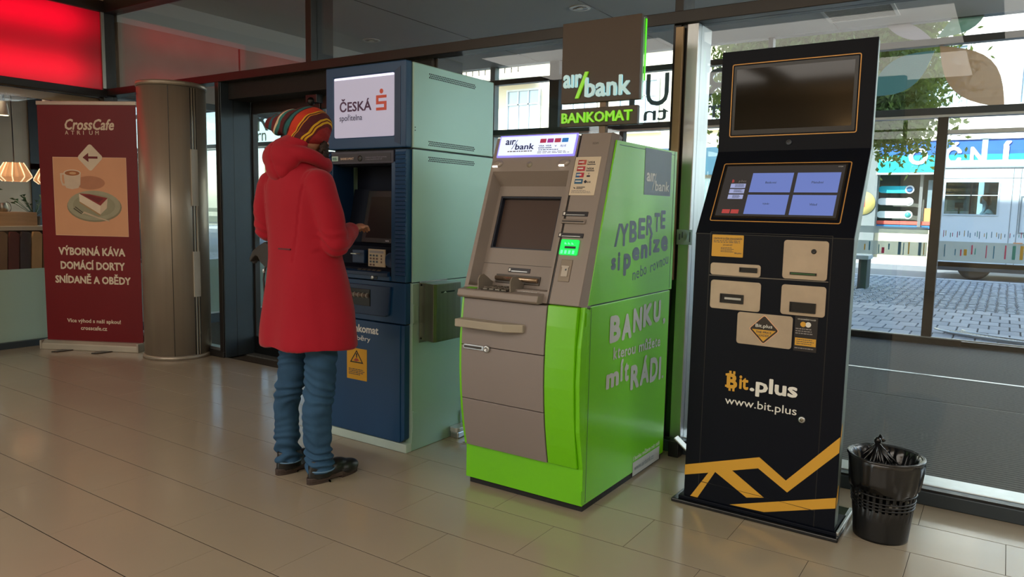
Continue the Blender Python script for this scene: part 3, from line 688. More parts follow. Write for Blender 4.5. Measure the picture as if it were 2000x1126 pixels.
for x in (-1.888, -1.722):
    f = MB(); f.prism([(2.562, .90), (2.562, .945), (2.575, .962), (2.60, .966), (2.628, .952), (2.655, .935), (2.668, .93), (2.668, .905)], x, x + .006, 'x'); f.build('keypad_shield', mat('shield_grey', '#7c7367', .5), gt, .001)
MB(Matrix.Translation((0, 2.57, .9015)) @ Matrix.Rotation(R(6), 4, 'X')).box(-1.955, -1.905, 0, .06, 0, .001).build('green_sticker', M_gr, gt)
tinylines('shelf_print', Matrix.Translation((0, 2.56, .902)) @ Matrix.Rotation(R(-84), 4, 'X'), -1.70, .07, -1.60, 3, .018, .006, M_inkw, gt, 12)
# illuminated header
hd = MB(GP).box(-1.962, -1.558, -.006, .002, .647, .752).build('header_sign', mat('lavender_rim', '#7a74c8', .3, emit='#8f86f0', estr=.9), gt, .002)
MB(GP).box(-1.955, -1.565, -.0068, -.006, .655, .745).build('header_face', mat('lit_header', '#c8d4f4', .3, emit='#d9e6ff', estr=.85), hd)
GH = GP @ Matrix.Translation((0, -.007, 0)); M_navy = mat('navy_ink', '#2a3570', .5)
text('lettering', 'aır', GH, (-1.925, .705, -1.872, .729), M_navy, hd, .03)
text('lettering', 'bank', GH, (-1.868, .681, -1.768, .710), M_navy, hd, .03)
MB(GH).prism([(-1.888, .684), (-1.885, .684), (-1.861, .729), (-1.864, .729)], -.0006, 0).build('logo_stroke', M_navy, hd)
text('lettering', 'JSEM BANKOVNÍ ŽENA'[:18], GH, (-1.905, .668, -1.775, .675), M_navy, hd, 0, res=1) if False else tinylines('fine_print', GH, -1.905, .676, -1.775, 1, .01, .005, mat('grey_ink', '#8d8787'), hd, 31)
for k, c in enumerate(('#b0325a', '#a03a9c', '#b0405a', '#2f7fd0')):
    MB(GH).rrect(-1.742 + k * .037, .710, -1.711 + k * .037, .729, .002, -.0006, 0).build('card_mark', mat('card_' + c[1:], c, .4, emit=c, estr=.4), hd)
for k in range(2):
    text('lettering', 'VISA', GH, (-1.745 + k * .036, .692, -1.716 + k * .036, .700), M_navy, hd, .03, res=1)
    MB(GH).box(-1.746 + k * .036, -1.713 + k * .036, -.0006, 0, .685, .688).build('card_mark', M_navy, hd)
MB(GH).prism([(-1.664, .698), (-1.658, .690), (-1.652, .698), (-1.658, .694)], -.0006, 0).build('card_mark', M_navy, hd)
text('lettering', 'PLUS', GH, (-1.634, .688, -1.606, .698), M_navy, hd, .02, shear=.2, res=1)
tinylines('fine_print', GH, -1.742, .679, -1.64, 1, .007, .003, M_navy, hd, 32); tinylines('fine_print', GH, -1.745, .670, -1.575, 2, .006, .0022, mat('grey_ink', '#8d8787'), hd, 33)
# two lamps and a camera over the recess
for cu in (-1.949, -1.602):
    b = MB(); b.M = GP @ Matrix.Translation((cu, -.001, .616)) @ Matrix.Rotation(R(90), 4, 'X')
    lp = b.rings([(0, 0, 0, .028, .018, .2), (0, 0, .006, .026, .016, .2), (0, 0, .009, .015, .009, .2)], 24, False, True).build('lamp_cover', mat('lamp_pod', '#9a9088', .3, .2), gt)
    MB(GP).box(cu - .020, cu + .006, -.011, -.004, .599, .606).build('lamp_led', mat('white_led', '#ffffff', .3, emit='#fff1dc', estr=1.6), lp)
b = MB(); b.M = GP @ Matrix.Translation((-1.777, 0, .612)) @ Matrix.Rotation(R(90), 4, 'X')
b.lathe([(.0135, 0), (.0135, .002), (.0, .003)], (0, 0, 0), 20, False, False).build('camera_cover', mat('camera_disc', '#8d8673', .3), gt)
# right column of the fascia with chamfer
b = MB(GP); b.box(XS + .0, -1.402, 0, .10, .0, .75); b.build('side_column', M_gg, gt, .004)
b = MB(GP); P = [(-1.402, .001), (XR, .032), (XR, .06), (-1.402, .06)]; b.prism(P, .0, .752, 'z'); b.build('column_chamfer', mat('chamfer_grey', '#77706c', .5), gt, .002)
MB(GP).box(-1.98, -1.40, .05, .12, .742, .752).build('top_cap', M_gg, gt, .003)
MB(GP).box(XS - .004, XS, .001, .01, .0, .748).build('panel_joint', M_black, gt)
text('embossed_mark', 'KDM', GP @ Matrix.Translation((0, -.0004, 0)), (-1.482, .698, -1.456, .707), M_ggd, gt, 0, res=1)
cn = MB(GP).box(-1.548, -1.429, -.0025, 0, .470, .641).build('card_notice', mat('notice_cream', '#cfc0a8', .6), gt)
GN = GP @ Matrix.Translation((0, -.0028, 0))
M_navyk = mat('black_navy_ink', '#1d2032', .5)
for k, (c1_, c2_) in enumerate((('#a3262c', '#b8574c'), ('#a3262c', '#b23a46'), ('#2c5d8a', '#b03040'), ('#1f5a7e', '#1f5a7e'))):
    v = .606 - k * .0285
    for j, c in enumerate((c1_, c2_)): MB(GN).box(-1.532 + j * .019, -1.513 + j * .019, -.0006, 0, v, v + .021).build('card_mark', mat('card_' + c[1:], c, .5), cn)
    tinylines('fine_print', GN @ Matrix.Translation((0, -.0007, 0)), -1.528, v + .014, -1.5, 1, .01, .006, M_inkw, cn, 40 + k)
for k in range(2):
    v = .611 - k * .0285
    text('lettering', 'VISA', GN, (-1.483, v, -1.453, v + .010), M_navyk, cn, .03, shear=.2, res=1)
    MB(GN).box(-1.487, -1.449, -.0006, 0, v - .006, v - .003).build('card_mark', M_navyk, cn); MB(GN).box(-1.487, -1.4865, -.0006, 0, v - .006, v + .014).build('card_mark', M_navyk, cn)
text('lettering', 'V', GN, (-1.476, .560, -1.468, .570), M_navyk, cn, .0, res=1); MB(GN).rrect(-1.48, .551, -1.464, .558, .002, -.0006, 0).build('card_mark', M_navyk, cn)
text('lettering', 'PLUS', GN, (-1.477, .524, -1.456, .532), M_navyk, cn, .03, res=1)
MB(GN).prism([(-1.489, .53), (-1.481, .538), (-1.473, .53), (-1.481, .522)], -.0006, 0).build('card_mark', M_navyk, cn)
MB(GN).prism([(-1.534, .506), (-1.526, .504), (-1.521, .499), (-1.527, .499)], -.0006, 0).build('card_mark', M_navyk, cn)
tinylines('fine_print', GN, -1.517, .507, -1.475, 2, .006, .003, M_navyk, cn, 51); tinylines('fine_print', GN, -1.538, .492, -1.445, 3, .005, .002, mat('grey_ink', '#8d8787'), cn, 52)
# graphics on the green side
SG = sidewall(XR + .0012) @ Matrix.Translation((0, -.0012, 0))
lg = MB(sidewall(XR + .0012)).box(3.122, 3.432, -.0012, 0, 1.325, 1.534).build('logo_square', mat('slate_film', '#55606a', .45), gt)
M_silver = mat('silver_film', '#b9bbb6', .5); M_slate = mat('slate_letters', '#4a5a62', .45)
text('lettering', 'aır', SG, (3.145, 1.385, 3.24, 1.425), M_inkw, lg, .03); text('lettering', 'bank', SG, (3.245, 1.345, 3.415, 1.392), M_inkw, lg, .03)
MB(SG).prism([(3.208, 1.345), (3.213, 1.345), (3.257, 1.425), (3.252, 1.425)], -.0006, 0).build('logo_stroke', M_inkw, lg)
SS = sidewall(XR + .0012)
MB(SS).prism([(2.838, 1.098), (2.858, 1.098), (2.898, 1.196), (2.878, 1.196)], -.0008, 0).build('lettering', M_slate, gt)
xs = [2.89, 2.985, 3.078, 3.165, 3.255, 3.33, 3.40]
for k, ch in enumerate('YBERTE'):
    z0 = 1.098 + k * .014; text('lettering', ch, SS, (xs[k], z0, xs[k + 1] - .012, z0 + .098 - k * .002), M_slate, gt, .05)
text('lettering', 's', SS, (2.815, 1.0, 2.86, 1.052), M_slate, gt, .07); text('lettering', 'i', SS, (2.878, .995, 2.9, 1.075), M_slate, gt, .06)
for k, (ch, u0, u1, z0, z1) in enumerate((('p', 2.935, 3.01, .968, 1.065), ('e', 3.022, 3.10, 1.03, 1.09), ('n', 3.115, 3.19, 1.035, 1.1), ('í', 3.205, 3.24, 1.045, 1.145), ('z', 3.25, 3.33, 1.058, 1.12), ('e', 3.345, 3.43, 1.06, 1.135))):
    text('lettering', ch, SS, (u0, z0, u1, z1), M_slate, gt, .07)
for k, (ch, u0) in enumerate((('n', 3.035), ('e', 3.075), ('b', 3.118), ('o', 3.155), ('r', 3.232), ('o', 3.262), ('v', 3.3), ('n', 3.34), ('o', 3.378), ('u', 3.414))):
    z0 = .942 + k * .006; text('lettering', ch, SS, (u0, z0, u0 + (.024 if ch == 'r' else .031), z0 + (.052 if ch == 'b' else .036)), M_slate, gt, .0)
xs = [2.825, 2.945, 3.06, 3.17, 3.29, 3.39]
for k, ch in enumerate('BANKU'):
    dz = (0, -.004, .02, .034, .042)[k]; z0 = .685 + dz * .8
    text('lettering', ch, SS, (xs[k], z0, xs[k + 1] - .014, z0 + .118 - k * .003), M_silver, gt, .07)
text('lettering', ',', SS, (3.41, .70, 3.44, .73), M_silver, gt, .07)
for k, (ch, u0, wd, hh) in enumerate((('k', 2.868, .035, .055), ('t', 2.908, .028, .048), ('e', 2.94, .038, .035), ('r', 2.984, .026, .035), ('o', 3.012, .038, .035), ('u', 3.058, .038, .035), ('m', 3.135, .06, .035), ('ů', 3.20, .038, .055), ('ž', 3.243, .034, .052), ('e', 3.282, .036, .036), ('t', 3.322, .026, .046), ('e', 3.352, .036, .036))):
    text('lettering', ch, SS, (u0, .608 - k * .0012, u0 + wd, .608 - k * .0012 + hh), M_silver, gt, .03)
for ch, u0, u1, z0, z1 in (('m', 2.806, 2.93, .487, .553), ('í', 2.945, 2.975, .497, .598), ('t', 2.985, 3.032, .487, .575), ('R', 3.055, 3.15, .436, .55), ('Á', 3.16, 3.265, .437, .575), ('D', 3.275, 3.37, .43, .55), ('I', 3.385, 3.41, .425, .54), ('.', 3.425, 3.445, .425, .44)):
    text('lettering', ch, SS, (u0, z0, u1, z1), M_silver, gt, .06)
wb = MB(SS).box(3.118, 3.434, -.0008, 0, .012, .078).build('web_field', M_silver, gt)
text('lettering', 'www.airbank.cz', SG, (3.135, .034, 3.36, .060), mat('grey_film_letters', '#7d8c90'), wb, .0)
text('lettering', 'I banku můžete mít rádi', SS, (3.12, .087, 3.432, .111), M_inkw, gt, .01)

# pylon sign behind the green machine
st = thing('pylon_sign', 'tall brown bank sign on a pole behind the green machine', 'sign', (-1.665, 3.25, 1.54))
M_br = mat('brown_sign_panel', '#4a3b2e', .5, 0, .04)
MB().box(-1.682, -1.648, 3.25, 3.28, 1.542, 2.1).build('pole', mat('bronze_pole', '#6f5a46', .4, .3), st, .002)
MB().box(-1.74, -1.59, 3.2, 3.33, 1.542, 1.55).build('pole_foot', M_gg, st, .001)
s1 = MB().box(-1.888, -1.472, 3.235, 3.262, 1.768, 2.152).build('sign_panel', M_br, st, .002)
MB().box(-1.885, -1.478, 3.262, 3.285, 1.778, 2.146).build('sign_body', M_alu, s1)
MB().box(-1.880, -1.474, 3.285, 3.31, 1.775, 2.15).build('acrylic_layer', glass('edge_acrylic', (.75, .9, .8), .05, .2), s1)
MB().box(-1.4745, -1.4705, 3.285, 3.295, 1.86, 2.14).build('glow_edge', mat('neon_green', '#5fe000', .4, emit='#4ff000', estr=.7), s1)
SM = Matrix.Translation((0, 3.234, 0))
M_ice = mat('ice_white_letters', '#b8dcdf', .3, emit='#b8e0e6', estr=.35); M_lg = mat('lime_letters', '#86d615', .3, emit='#8fe01a', estr=.4)
text('lettering', 'aır', SM, (-1.874, 1.841, -1.772, 1.905), M_ice, s1, .035, thick=.008)
text('lettering', 'bank', SM, (-1.754, 1.79, -1.512, 1.885), M_ice, s1, .035, thick=.008)
MB(SM).prism([(-1.806, 1.789), (-1.788, 1.789), (-1.736, 1.912), (-1.754, 1.912)], -.009, 0).build('logo_slash', M_lg, s1)
s2 = MB().box(-1.893, -1.477, 3.235, 3.262, 1.655, 1.742).build('lower_panel', M_br, st, .002)
MB().box(-1.890, -1.479, 3.262, 3.31, 1.66, 1.738).build('acrylic_layer', glass('edge_acrylic_2', (.8, .92, .9), .05, .2), s2)
text('lettering', 'BANKOMAT', SM, (-1.879, 1.672, -1.50, 1.722), M_lg, s2, .03, thick=.008)

# ---------------------------------------------------------------- blue cash machine with pale steel cabinet
bt = thing('cash_machine', 'dark blue cash machine in a pale steel cabinet where the person in red stands', 'cash machine', (-2.75, 3.1, 0))
M_teal = mat('pale_green_steel', '#a3c2b2', .36, .25, .04, 1.3, .012, 70)
M_blue = mat('dark_blue_plastic', '#124068', .42, 0, .05, 3, .01)
M_blue2 = mat('deep_blue_plastic', '#0c2f52', .45, 0, .05)
M_navyp = mat('near_black_navy', '#081020', .7, spec=.2)
bx0, bx1 = -3.03, -2.46
MB().box(bx0, bx1, 2.79, 3.465, 1.537, 1.95).build('upper_cabinet', M_teal, bt, .004)
MB().box(bx0 + .006, bx1 - .006, 2.95, 3.46, .872, 1.530).build('middle_cabinet', M_teal, bt, .004)
for xa, xb in ((bx1 - .007, bx1), (bx0, bx0 + .007)): MB().box(xa, xb, 2.79, 3.465, .872, 1.530).build('side_panel', M_teal, bt)
MB().box(bx0, bx1, 2.79, 3.465, .0, .867).build('lower_cabinet', M_teal, bt, .004)
for za, zb in ((.866, .873), (1.529, 1.538)): MB().box(bx0 + .01, bx1 - .008, 2.8, 3.45, za, zb).build('cabinet_joint', M_ink, bt)
MB().box(bx0, bx1, 2.748, 2.79, .0, .045).build('plinth', mat('pale_plinth', '#b6c9c1', .4), bt, .003)
for (z0, n_) in ((1.888, 0), (1.556, 0), (1.478, 0)):
    hv = MB(sidewall(bx1))
    for j in range(3):
        for i in range(28):
            u = 2.905 + i * .0138 + (j % 2) * .007; hv.box(u, u + .008, -.0015, 0, z0 + j * .009, z0 + j * .009 + .0055)
    o = hv.build('vent_holes', M_black, bt); o['kind'] = 'stuff'
for z in (1.62, 1.635): MB(sidewall(bx1)).box(2.80, 2.806, -.001, 0, z, z + .005).build('screw_hole', M_black, bt)
for z0, z1 in ((.665, .76), (.10, .21)):
    hg = MB(sidewall(bx1)).box(2.786, 2.80, -.008, 0, z0, z1).build('hinge', M_teal, bt, .002)
    MB(sidewall(bx1)).box(2.80, 2.835, -.003, 0, z0 + .01, z1 - .01).build('hinge_leaf', M_teal, hg, .001)
# light box
b = MB(); b.ring([(bx0 + .005, 1.537), (-2.468, 1.537), (-2.468, 1.953), (bx0 + .005, 1.953)], rr(-2.965, 1.592, -2.548, 1.897, .012, 3)[:0] or [(-2.968, 1.595), (-2.545, 1.595), (-2.545, 1.90), (-2.968, 1.90)], 2.742, 2.79)
lbx = b.build('light_box_frame', M_blue, bt, .006)
MB().prism([(-2.54, 1.565), (-2.50, 1.55), (-2.50, 1.925), (-2.54, 1.905)], 2.7405, 2.745).build('frame_bezel', M_blue2, lbx)
def litmat():
    m = bpy.data.materials.new('lavender_light_panel'); m.use_nodes = True; nt = m.node_tree; b_ = nt.nodes['Principled BSDF']
    b_.inputs['Base Color'].default_value = lin('#b9b8c6') + (1,); b_.inputs['Roughness'].default_value = .08
    b_.inputs['Emission Color'].default_value = lin('#c4c3e6') + (1,); b_.inputs['Emission Strength'].default_value = .35
    return m
lb = MB().rrect(-2.968, 1.595, -2.545, 1.90, .012, 2.747, 2.76).build('light_panel', litmat(), bt)
FB = Matrix.Translation((0, 2.7465, 0))
MB(FB).rrect(-2.966, 1.888, -2.547, 1.898, .004, -.001, 0).build('lamp_strip', mat('white_strip', '#e8e8ff', .4, emit='#e8e8ff', estr=.9), lb)
text('lettering', 'ČESKÁ', FB, (-2.926, 1.726, -2.70, 1.792), mat('maroon_ink', '#4d2a52', .5), lb, .03)
text('lettering', 'spořitelna', FB, (-2.928, 1.672, -2.765, 1.713), mat('navy_letter', '#3c3c5c', .5), lb, .01)
M_rs = mat('coral_red', '#d4533f', .4)
MB(FB).prism([(-2.632 + .012 * math.cos(q_), 1.815 + .012 * math.sin(q_)) for q_ in [j * math.pi / 10 for j in range(20)]], -.001, 0).build('logo_dot', M_rs, lb)
for z0, z1, u0, u1 in ((1.782, 1.796, -2.668, -2.598), (1.752, 1.766, -2.668, -2.598), (1.722, 1.736, -2.668, -2.598), (1.766, 1.782, -2.668, -2.652), (1.736, 1.752, -2.614, -2.598)):
    MB(FB).box(u0, u1, -.001, 0, z0, z1).build('logo_stroke', M_rs, lb)
# fascia
MB().prism([(-3.018, 1.462), (-2.556, 1.462), (-2.556, 1.527), (-3.018, 1.527)], 2.752, 2.80).build('header', mat('grey_violet_plastic', '#3c3d4c', .5), bt, .004)
hp = MB().rrect(-3.0, 1.472, -2.572, 1.514, .004, 2.7505, 2.752).build('header_label', mat('dark_label', '#2c2b36', .5), bt)
FH = Matrix.Translation((0, 2.7504, 0))
MB(FH).rrect(-2.99, 1.478, -2.945, 1.503, .002, -.001, 0).build('bank_mark', mat('pale_mint', '#b5cfc8', .5), hp)
tinylines('fine_print', FH @ Matrix.Translation((0, -.001, 0)), -2.985, 1.496, -2.95, 2, .008, .005, mat('green_ink', '#2c6a58', .5), hp, 61)
text('lettering', 'BANKOMAT', FH, (-2.925, 1.483, -2.83, 1.495), mat('peach_ink', '#d9bfa8', .6), hp, .03, res=1)
b = MB(); b.M = FH @ Matrix.Translation((-2.785, 0, 1.489)) @ Matrix.Rotation(R(90), 4, 'X'); b.lathe([(.015, 0), (.015, .002), (.009, .003), (.0, .002)], (0, 0, 0), 20, False, False).build('camera_lens', M_black, hp)
text('lettering', 'Bezplatná infolinka České spořitelny', FH, (-2.745, 1.491, -2.60, 1.498), mat('lilac_ink', '#a9a3b8', .6), hp, .01, res=1)
text('lettering', 'je tady denně 800 207 207', FH, (-2.745, 1.480, -2.63, 1.487), mat('lilac_ink', '#a9a3b8', .6), hp, .01, res=1)
# ribbed pillars each side of the recess
for s_, (xa, xb) in enumerate(((-2.545, -2.472), (-3.025, -2.995))):
    pl = MB().box(xa, xb, 2.752, 2.80, .872, 1.53).build('ribbed_pillar', M_blue, bt, .003)
    for k in range(30):
        z = .905 + k * .0205
        MB().prism([(2.752, z), (2.7445, z + .003), (2.752, z + .0185)], xa + .006, xb, 'x').build('rib', M_blue, pl)
MB().box(-2.995, -2.985, 2.752, 2.9, .872, 1.47).build('recess_side', M_blue2, bt)
MB().box(-2.572, -2.545, 2.754, 2.9, .872, 1.47).build('recess_side', M_blue, bt, .003)
# recess back made of sloped panels
RB = Matrix.Translation((0, 2.815, 1.04)) @ Matrix.Rotation(-R(12), 4, 'X')
MB(RB).box(-2.985, -2.572, .03, .05, -.02, .31).build('recess_back', M_navyp, bt)
MB().box(-2.985, -2.572, 2.93, 2.949, .9, 1.47).build('recess_back', M_navyp, bt)
MB().box(-2.985, -2.572, 2.79, 2.949, 1.455, 1.47).build('recess_top', M_navyp, bt)
sc_ = MB(RB).box(-2.86, -2.58, .012, .03, .02, .30).build('screen_surround', mat('screen_black', '#0c0d0f', .25), bt, .003)
MB(RB).box(-2.83, -2.60, .0105, .012, .045, .265).build('screen', mat('brown_screen', '#1c1819', .15, 0, .02, spec=.4), sc_)
text('lettering', 'NCR', RB @ Matrix.Translation((0, .0118, 0)), (-2.685, .029, -2.66, .036), M_alu, sc_, .02, res=1)
MB(RB).box(-2.985, -2.572, .05, .08, .352, .356).build('recess_ledge', mat('grey_trim', '#3d4650', .4), bt)
MB().prism([(2.755, .885), (2.755, .93), (2.80, .945), (2.80, 1.04), (2.86, 1.06), (2.9, .885)], -2.985, -2.572, 'x').build('lower_recess', M_navyp, bt)
kn = MB().box(-2.752, -2.634, 2.776, 2.782, .938, 1.028).build('instruction_label', mat('tan_label', '#b8a78c', .5), bt)
FK = Matrix.Translation((0, 2.7758, 0))
MB(FK).box(-2.742, -2.644, -.0006, 0, 1.008, 1.02).build('label_window', mat('grey_ink', '#8d8787'), kn)
for i in range(3):
    for j in range(4):
        if j == 3 and i == 2: continue
        MB(FK).box(-2.742 + i * .022, -2.728 + i * .022, -.0006, 0, .990 - j * .016, 1.0 - j * .016).build('pictogram', mat('rust_ink', '#5a3a30', .5) if j % 2 else M_ink, kn)
for j in range(3): MB(FK).box(-2.664, -2.655, -.0006, 0, .99 - j * .016, 1.0 - j * .016).build('pictogram', mat('rust_ink', '#5a3a30', .5), kn)
sf = MB().prism([(2.735, .895), (2.735, .912), (2.80, .938), (2.80, .895)], -2.975, -2.58, 'x').build('keypad_shelf', M_blue2, bt, .002)
for i in range(5):
    for j in range(3):
        MB(Matrix.Translation((0, 2.742, .9165)) @ Matrix.Rotation(R(21.5), 4, 'X')).box(-2.80 + i * .034, -2.776 + i * .034, .004 + j * .017, .016 + j * .017, 0, .004).build('key', mat('dark_steel_key', '#6d655c', .35, .6), sf)
bar = MB().box(-2.985, -2.572, 2.744, 2.80, .873, .897).build('sill_bar', M_blue, bt, .003)
b = MB(); b.M = Matrix.Translation((-2.69, 2.744, .886)) @ Matrix.Rotation(R(90), 4, 'X'); b.lathe([(.011, 0), (.011, .005), (.006, .006), (0, .006)], (0, 0, 0), 16, False, False); b.build('key_lock', M_alu, bar)
b = MB(); b.M = Matrix.Translation((-2.664, 2.744, .886)) @ Matrix.Rotation(R(90), 4, 'X'); b.lathe([(.009, 0), (.009, .003), (0, .003)], (0, 0, 0), 16, False, False); b.build('key_lock', M_ink, bar)
MB(Matrix.Translation((0, 2.756, 0))).box(-2.83, -2.79, -.03, 0, 1.0, 1.004).build('card_slot_lip', M_alu, bt)
MB().box(-2.86, -2.775, 2.768, 2.80, .952, 1.02).build('card_reader', M_blue2, bt, .003)
b = MB(); b.M = Matrix.Translation((-2.60, 2.79, .975)) @ Matrix.Rotation(R(90), 4, 'X'); b.lathe([(.04, 0), (.04, .01), (.034, .014), (.03, .008), (0, .008)], (0, 0, 0), 24, False, False); b.build('round_grille', M_blue2, bt)
# drawer with note rollers
MB().box(-3.02, -2.472, 2.752, 2.79, .66, .867).build('drawer_surround', M_blue, bt, .003)
dr = MB().prism([(-2.99, .69), (-2.60, .69), (-2.575, .70), (-2.562, .845), (-2.99, .845)], 2.738, 2.754).build('drawer_front', M_blue2, bt, .004)
MB().box(-2.93, -2.70, 2.734, 2.740, .735, .822).build('roller_recess', M_black, dr, .002)
b = MB(); b.tube([(-2.92, 2.731, .79), (-2.71, 2.731, .79)], .010, 12); b.build('roller', mat('taupe_rubber', '#6e5f56', .5), dr)
for k in range(7): 
    b = MB(); b.M = Matrix.Translation((-2.895 + k * .03, 2.731, .79)) @ Matrix.Rotation(R(90), 4, 'Y'); b.lathe([(.0135, -.002), (.0135, .002)], (0, 0, 0), 14); b.build('roller_disc', mat('pale_disc', '#a7a39c', .4), dr)
lp_ = MB().box(-3.02, -2.50, 2.744, 2.79, .05, .655).build('lower_door', M_blue, bt, .004)
MB().prism([(-2.50, .05), (-2.475, .07), (-2.475, .655), (-2.50, .655)], 2.75, 2.79).build('door_edge', M_blue, bt, .003)
FL = Matrix.Translation((0, 2.7435, 0))
text('lettering', 'Bankomat', FL, (-2.875, .591, -2.648, .633), M_inkw, lp_, .04)
text('lettering', 'výběry', FL, (-2.85, .541, -2.705, .575), M_inkw, lp_, .01)
wn = MB(FL).box(-2.876, -2.730, -.0012, 0, .335, .503).build('warning_label', mat('warning_yellow', '#d8a01c', .5), lp_)
FW = FL @ Matrix.Translation((0, -.0014, 0))
b = MB(FW); b.ring([(-2.853, .425), (-2.755, .425), (-2.804, .494)], [(-2.842, .431), (-2.766, .431), (-2.804, .484)], -.0006, 0); b.build('warning_triangle', M_black, wn)
MB(FW).prism([(-2.807, .452), (-2.801, .452), (-2.799, .476), (-2.809, .476)], -.0006, 0).build('exclamation_mark', M_black, wn)
MB(FW).prism([(-2.826, .436), (-2.808, .432), (-2.786, .438), (-2.795, .448), (-2.812, .45)], -.0006, 0).build('hand_pictogram', mat('rust_red', '#a8452f', .5), wn)
tinylines('fine_print', FW, -2.862, .392, -2.745, 4, .009, .004, M_ink, wn, 71)
# steel slip box on the cabinet side
sb = thing('steel_slip_box', 'brushed steel box with a narrow slot screwed to the pale cabinet side', 'box', (-2.455, 2.93, .57))
MB().box(-2.459, -2.455, 2.84, 3.06, .56, .874).build('back_plate', M_steel, sb, .001)
MB().box(-2.455, -2.338, 2.835, 3.03, .576, .868).build('body', M_steel, sb, .003)
MB().prism([(-2.452, 2.845), (-2.345, 2.815), (-2.335, 2.83), (-2.335, 2.84)], .577, .868, 'z').build('front_skin', M_steel, sb, .001)
MB(sidewall(-2.338)).box(2.868, 2.975, -.0015, .001, .822, .830).build('slot', M_black, sb)
MB(sidewall(-2.338)).prism([(2.885, .822), (2.91, .822), (2.90, .830)], -.002, 0).build('paper_slip', M_white, sb)
for z in (.585, .858):
    b = MB(); b.M = Matrix.Translation((-2.44, 2.838, z)) @ Matrix.Rotation(R(90), 4, 'X'); b.lathe([(.006, 0), (.006, .003), (0, .003)], (0, 0, 0), 12, False, False); b.build('screw', M_alu, sb)
MB().box(-2.432, -2.426, 2.8375, 2.842, .63, .85).build('seam', M_black, sb)

# ---------------------------------------------------------------- waste bin with liner
M_bin = mat('black_bin_plastic', '#121314', .4, 0, .1, 20, .05, 60)
M_bag = mat('black_bin_liner', '#17181a', .22, 0, .15, 6, .35, 14, spec=.7)
BC = (-.330, 3.150, 0)
bn = thing('waste_bin', 'black plastic waste bin with a bin liner beside the kiosk', 'bin', BC)
def rnd_bin(z): return .098 + .030 * z / .32
b = MB(); ZB = .32
zs = [0, .008, .03, .08, .125, .175, .20, .26, .305, ZB]
rings_ = []
N = 60
for z in zs: rings_.append([b._v((BC[0] + rnd_bin(z) * math.cos(2 * math.pi * k / N), BC[1] + rnd_bin(z) * math.sin(2 * math.pi * k / N), z)) for k in range(N)])
# perforated band: tall slots between z .16 and .25
for i in range(len(zs) - 1):
    for k in range(N):
        if k % 2 == 0 and zs[i] in (.125, .175): continue
        b.bm.faces.new((rings_[i][k], rings_[i][(k + 1) % N], rings_[i + 1][(k + 1) % N], rings_[i + 1][k])).smooth = True
b.bm.faces.new(rings_[0][::-1])
o = b.build('bin_body', M_bin, bn)
sm = o.modifiers.new('thick', 'SOLIDIFY'); sm.thickness = .003; sm.offset = -1
bb = MB()
for z in (.137, .15, .163, .188): bb.tube([(BC[0] + (rnd_bin(z) + .0005) * math.cos(q_), BC[1] + (rnd_bin(z) + .0005) * math.sin(q_), z) for q_ in [2 * math.pi * k / 48 for k in range(48)]], .0035, 5, closed=True)
bb.build('grid_bands', M_bin, bn)
# liner: outside skirt folded over the rim, inside falling folds
b = MB(); N = 120; prof = [(.0, .198), (.006, .204), (.008, .235), (.009, .275), (.009, .305), (.007, .324), (.0, .328), (-.008, .324), (-.016, .30), (-.028, .24), (-.044, .17), (-.06, .11)]
R_ = []
for j, (dr_, z) in enumerate(prof):
    ring_ = []
    for k in range(N):
        q_ = 2 * math.pi * k / N
        wv = noise.noise(Vector((math.cos(q_) * 4, math.sin(q_) * 4, z * 6)))
        f = .0 if 4 < j < 8 else 1
        rr_ = rnd_bin(z) + dr_ + f * (wv * .006 + (.004 * math.sin(q_ * 23 + 3 * wv) if j > 7 else .0015 * math.sin(q_ * 11 + 4 * wv)))
        zz = z + (.012 * math.sin(q_ * 3 + 1) if j == 0 else 0) + (.02 * wv if j > 8 else 0)
        ring_.append(b._v((BC[0] + rr_ * math.cos(q_), BC[1] + rr_ * math.sin(q_), zz)))
    R_.append(ring_)
for A, B in zip(R_, R_[1:]):
    for k in range(N): b.bm.faces.new((A[k], A[(k + 1) % N], B[(k + 1) % N], B[k])).smooth = True
b.bm.faces.new(R_[-1])
liner = b.build('bin_liner', M_bag, bn)
b = MB()
kq = Vector((BC[0] - .045, BC[1] + .105, .326))
for k in range(16):
    a = R(-150 + k * 9 + random.uniform(-4, 4)); L_ = random.uniform(.07, .13)
    e = kq + Vector((math.cos(a) * L_ * .9, math.sin(a) * L_ * .8, -.05 - random.random() * .05))
    b.tube([kq + Vector((0, 0, .012)), kq.lerp(e, .4) + Vector((0, 0, .004)), e], [.005, .007, .002], 6)
b.ball(kq + Vector((0, 0, .02)), (.014, .012, .016), 10); b.tube([kq + Vector((0, 0, .02)), kq + Vector((.008, 0, .045)), kq + Vector((.025, -.01, .025))], [.007, .006, .008], 8)
b.build('liner_knot', M_bag, liner)
b = MB(); b.tube([(BC[0] + (rnd_bin(.32) + .006) * math.cos(q_), BC[1] + (rnd_bin(.32) + .006) * math.sin(q_), .324) for q_ in [2 * math.pi * k / 48 for k in range(48)]], .006, 8, closed=True)
b.build('rim', M_bag, bn)
for k, (px_, py_) in enumerate(((.03, -.03), (-.03, .0), (.05, .04), (0, .03))):
    p = MB(); p.ball((BC[0] + px_, BC[1] + py_, .135 + .008 * k), (.032, .028, .018), 7)
    o = p.build('crumpled_paper', mat('waste_paper', '#b9b2a6', .7), None)
    tag(o, ['crumpled pale paper nearest the front rim inside the bin', 'crumpled pale paper at the kiosk side inside the bin', 'crumpled pale paper at the glass side inside the bin', 'crumpled pale paper in the middle of the bin'][k], 'paper', 'waste inside the bin')

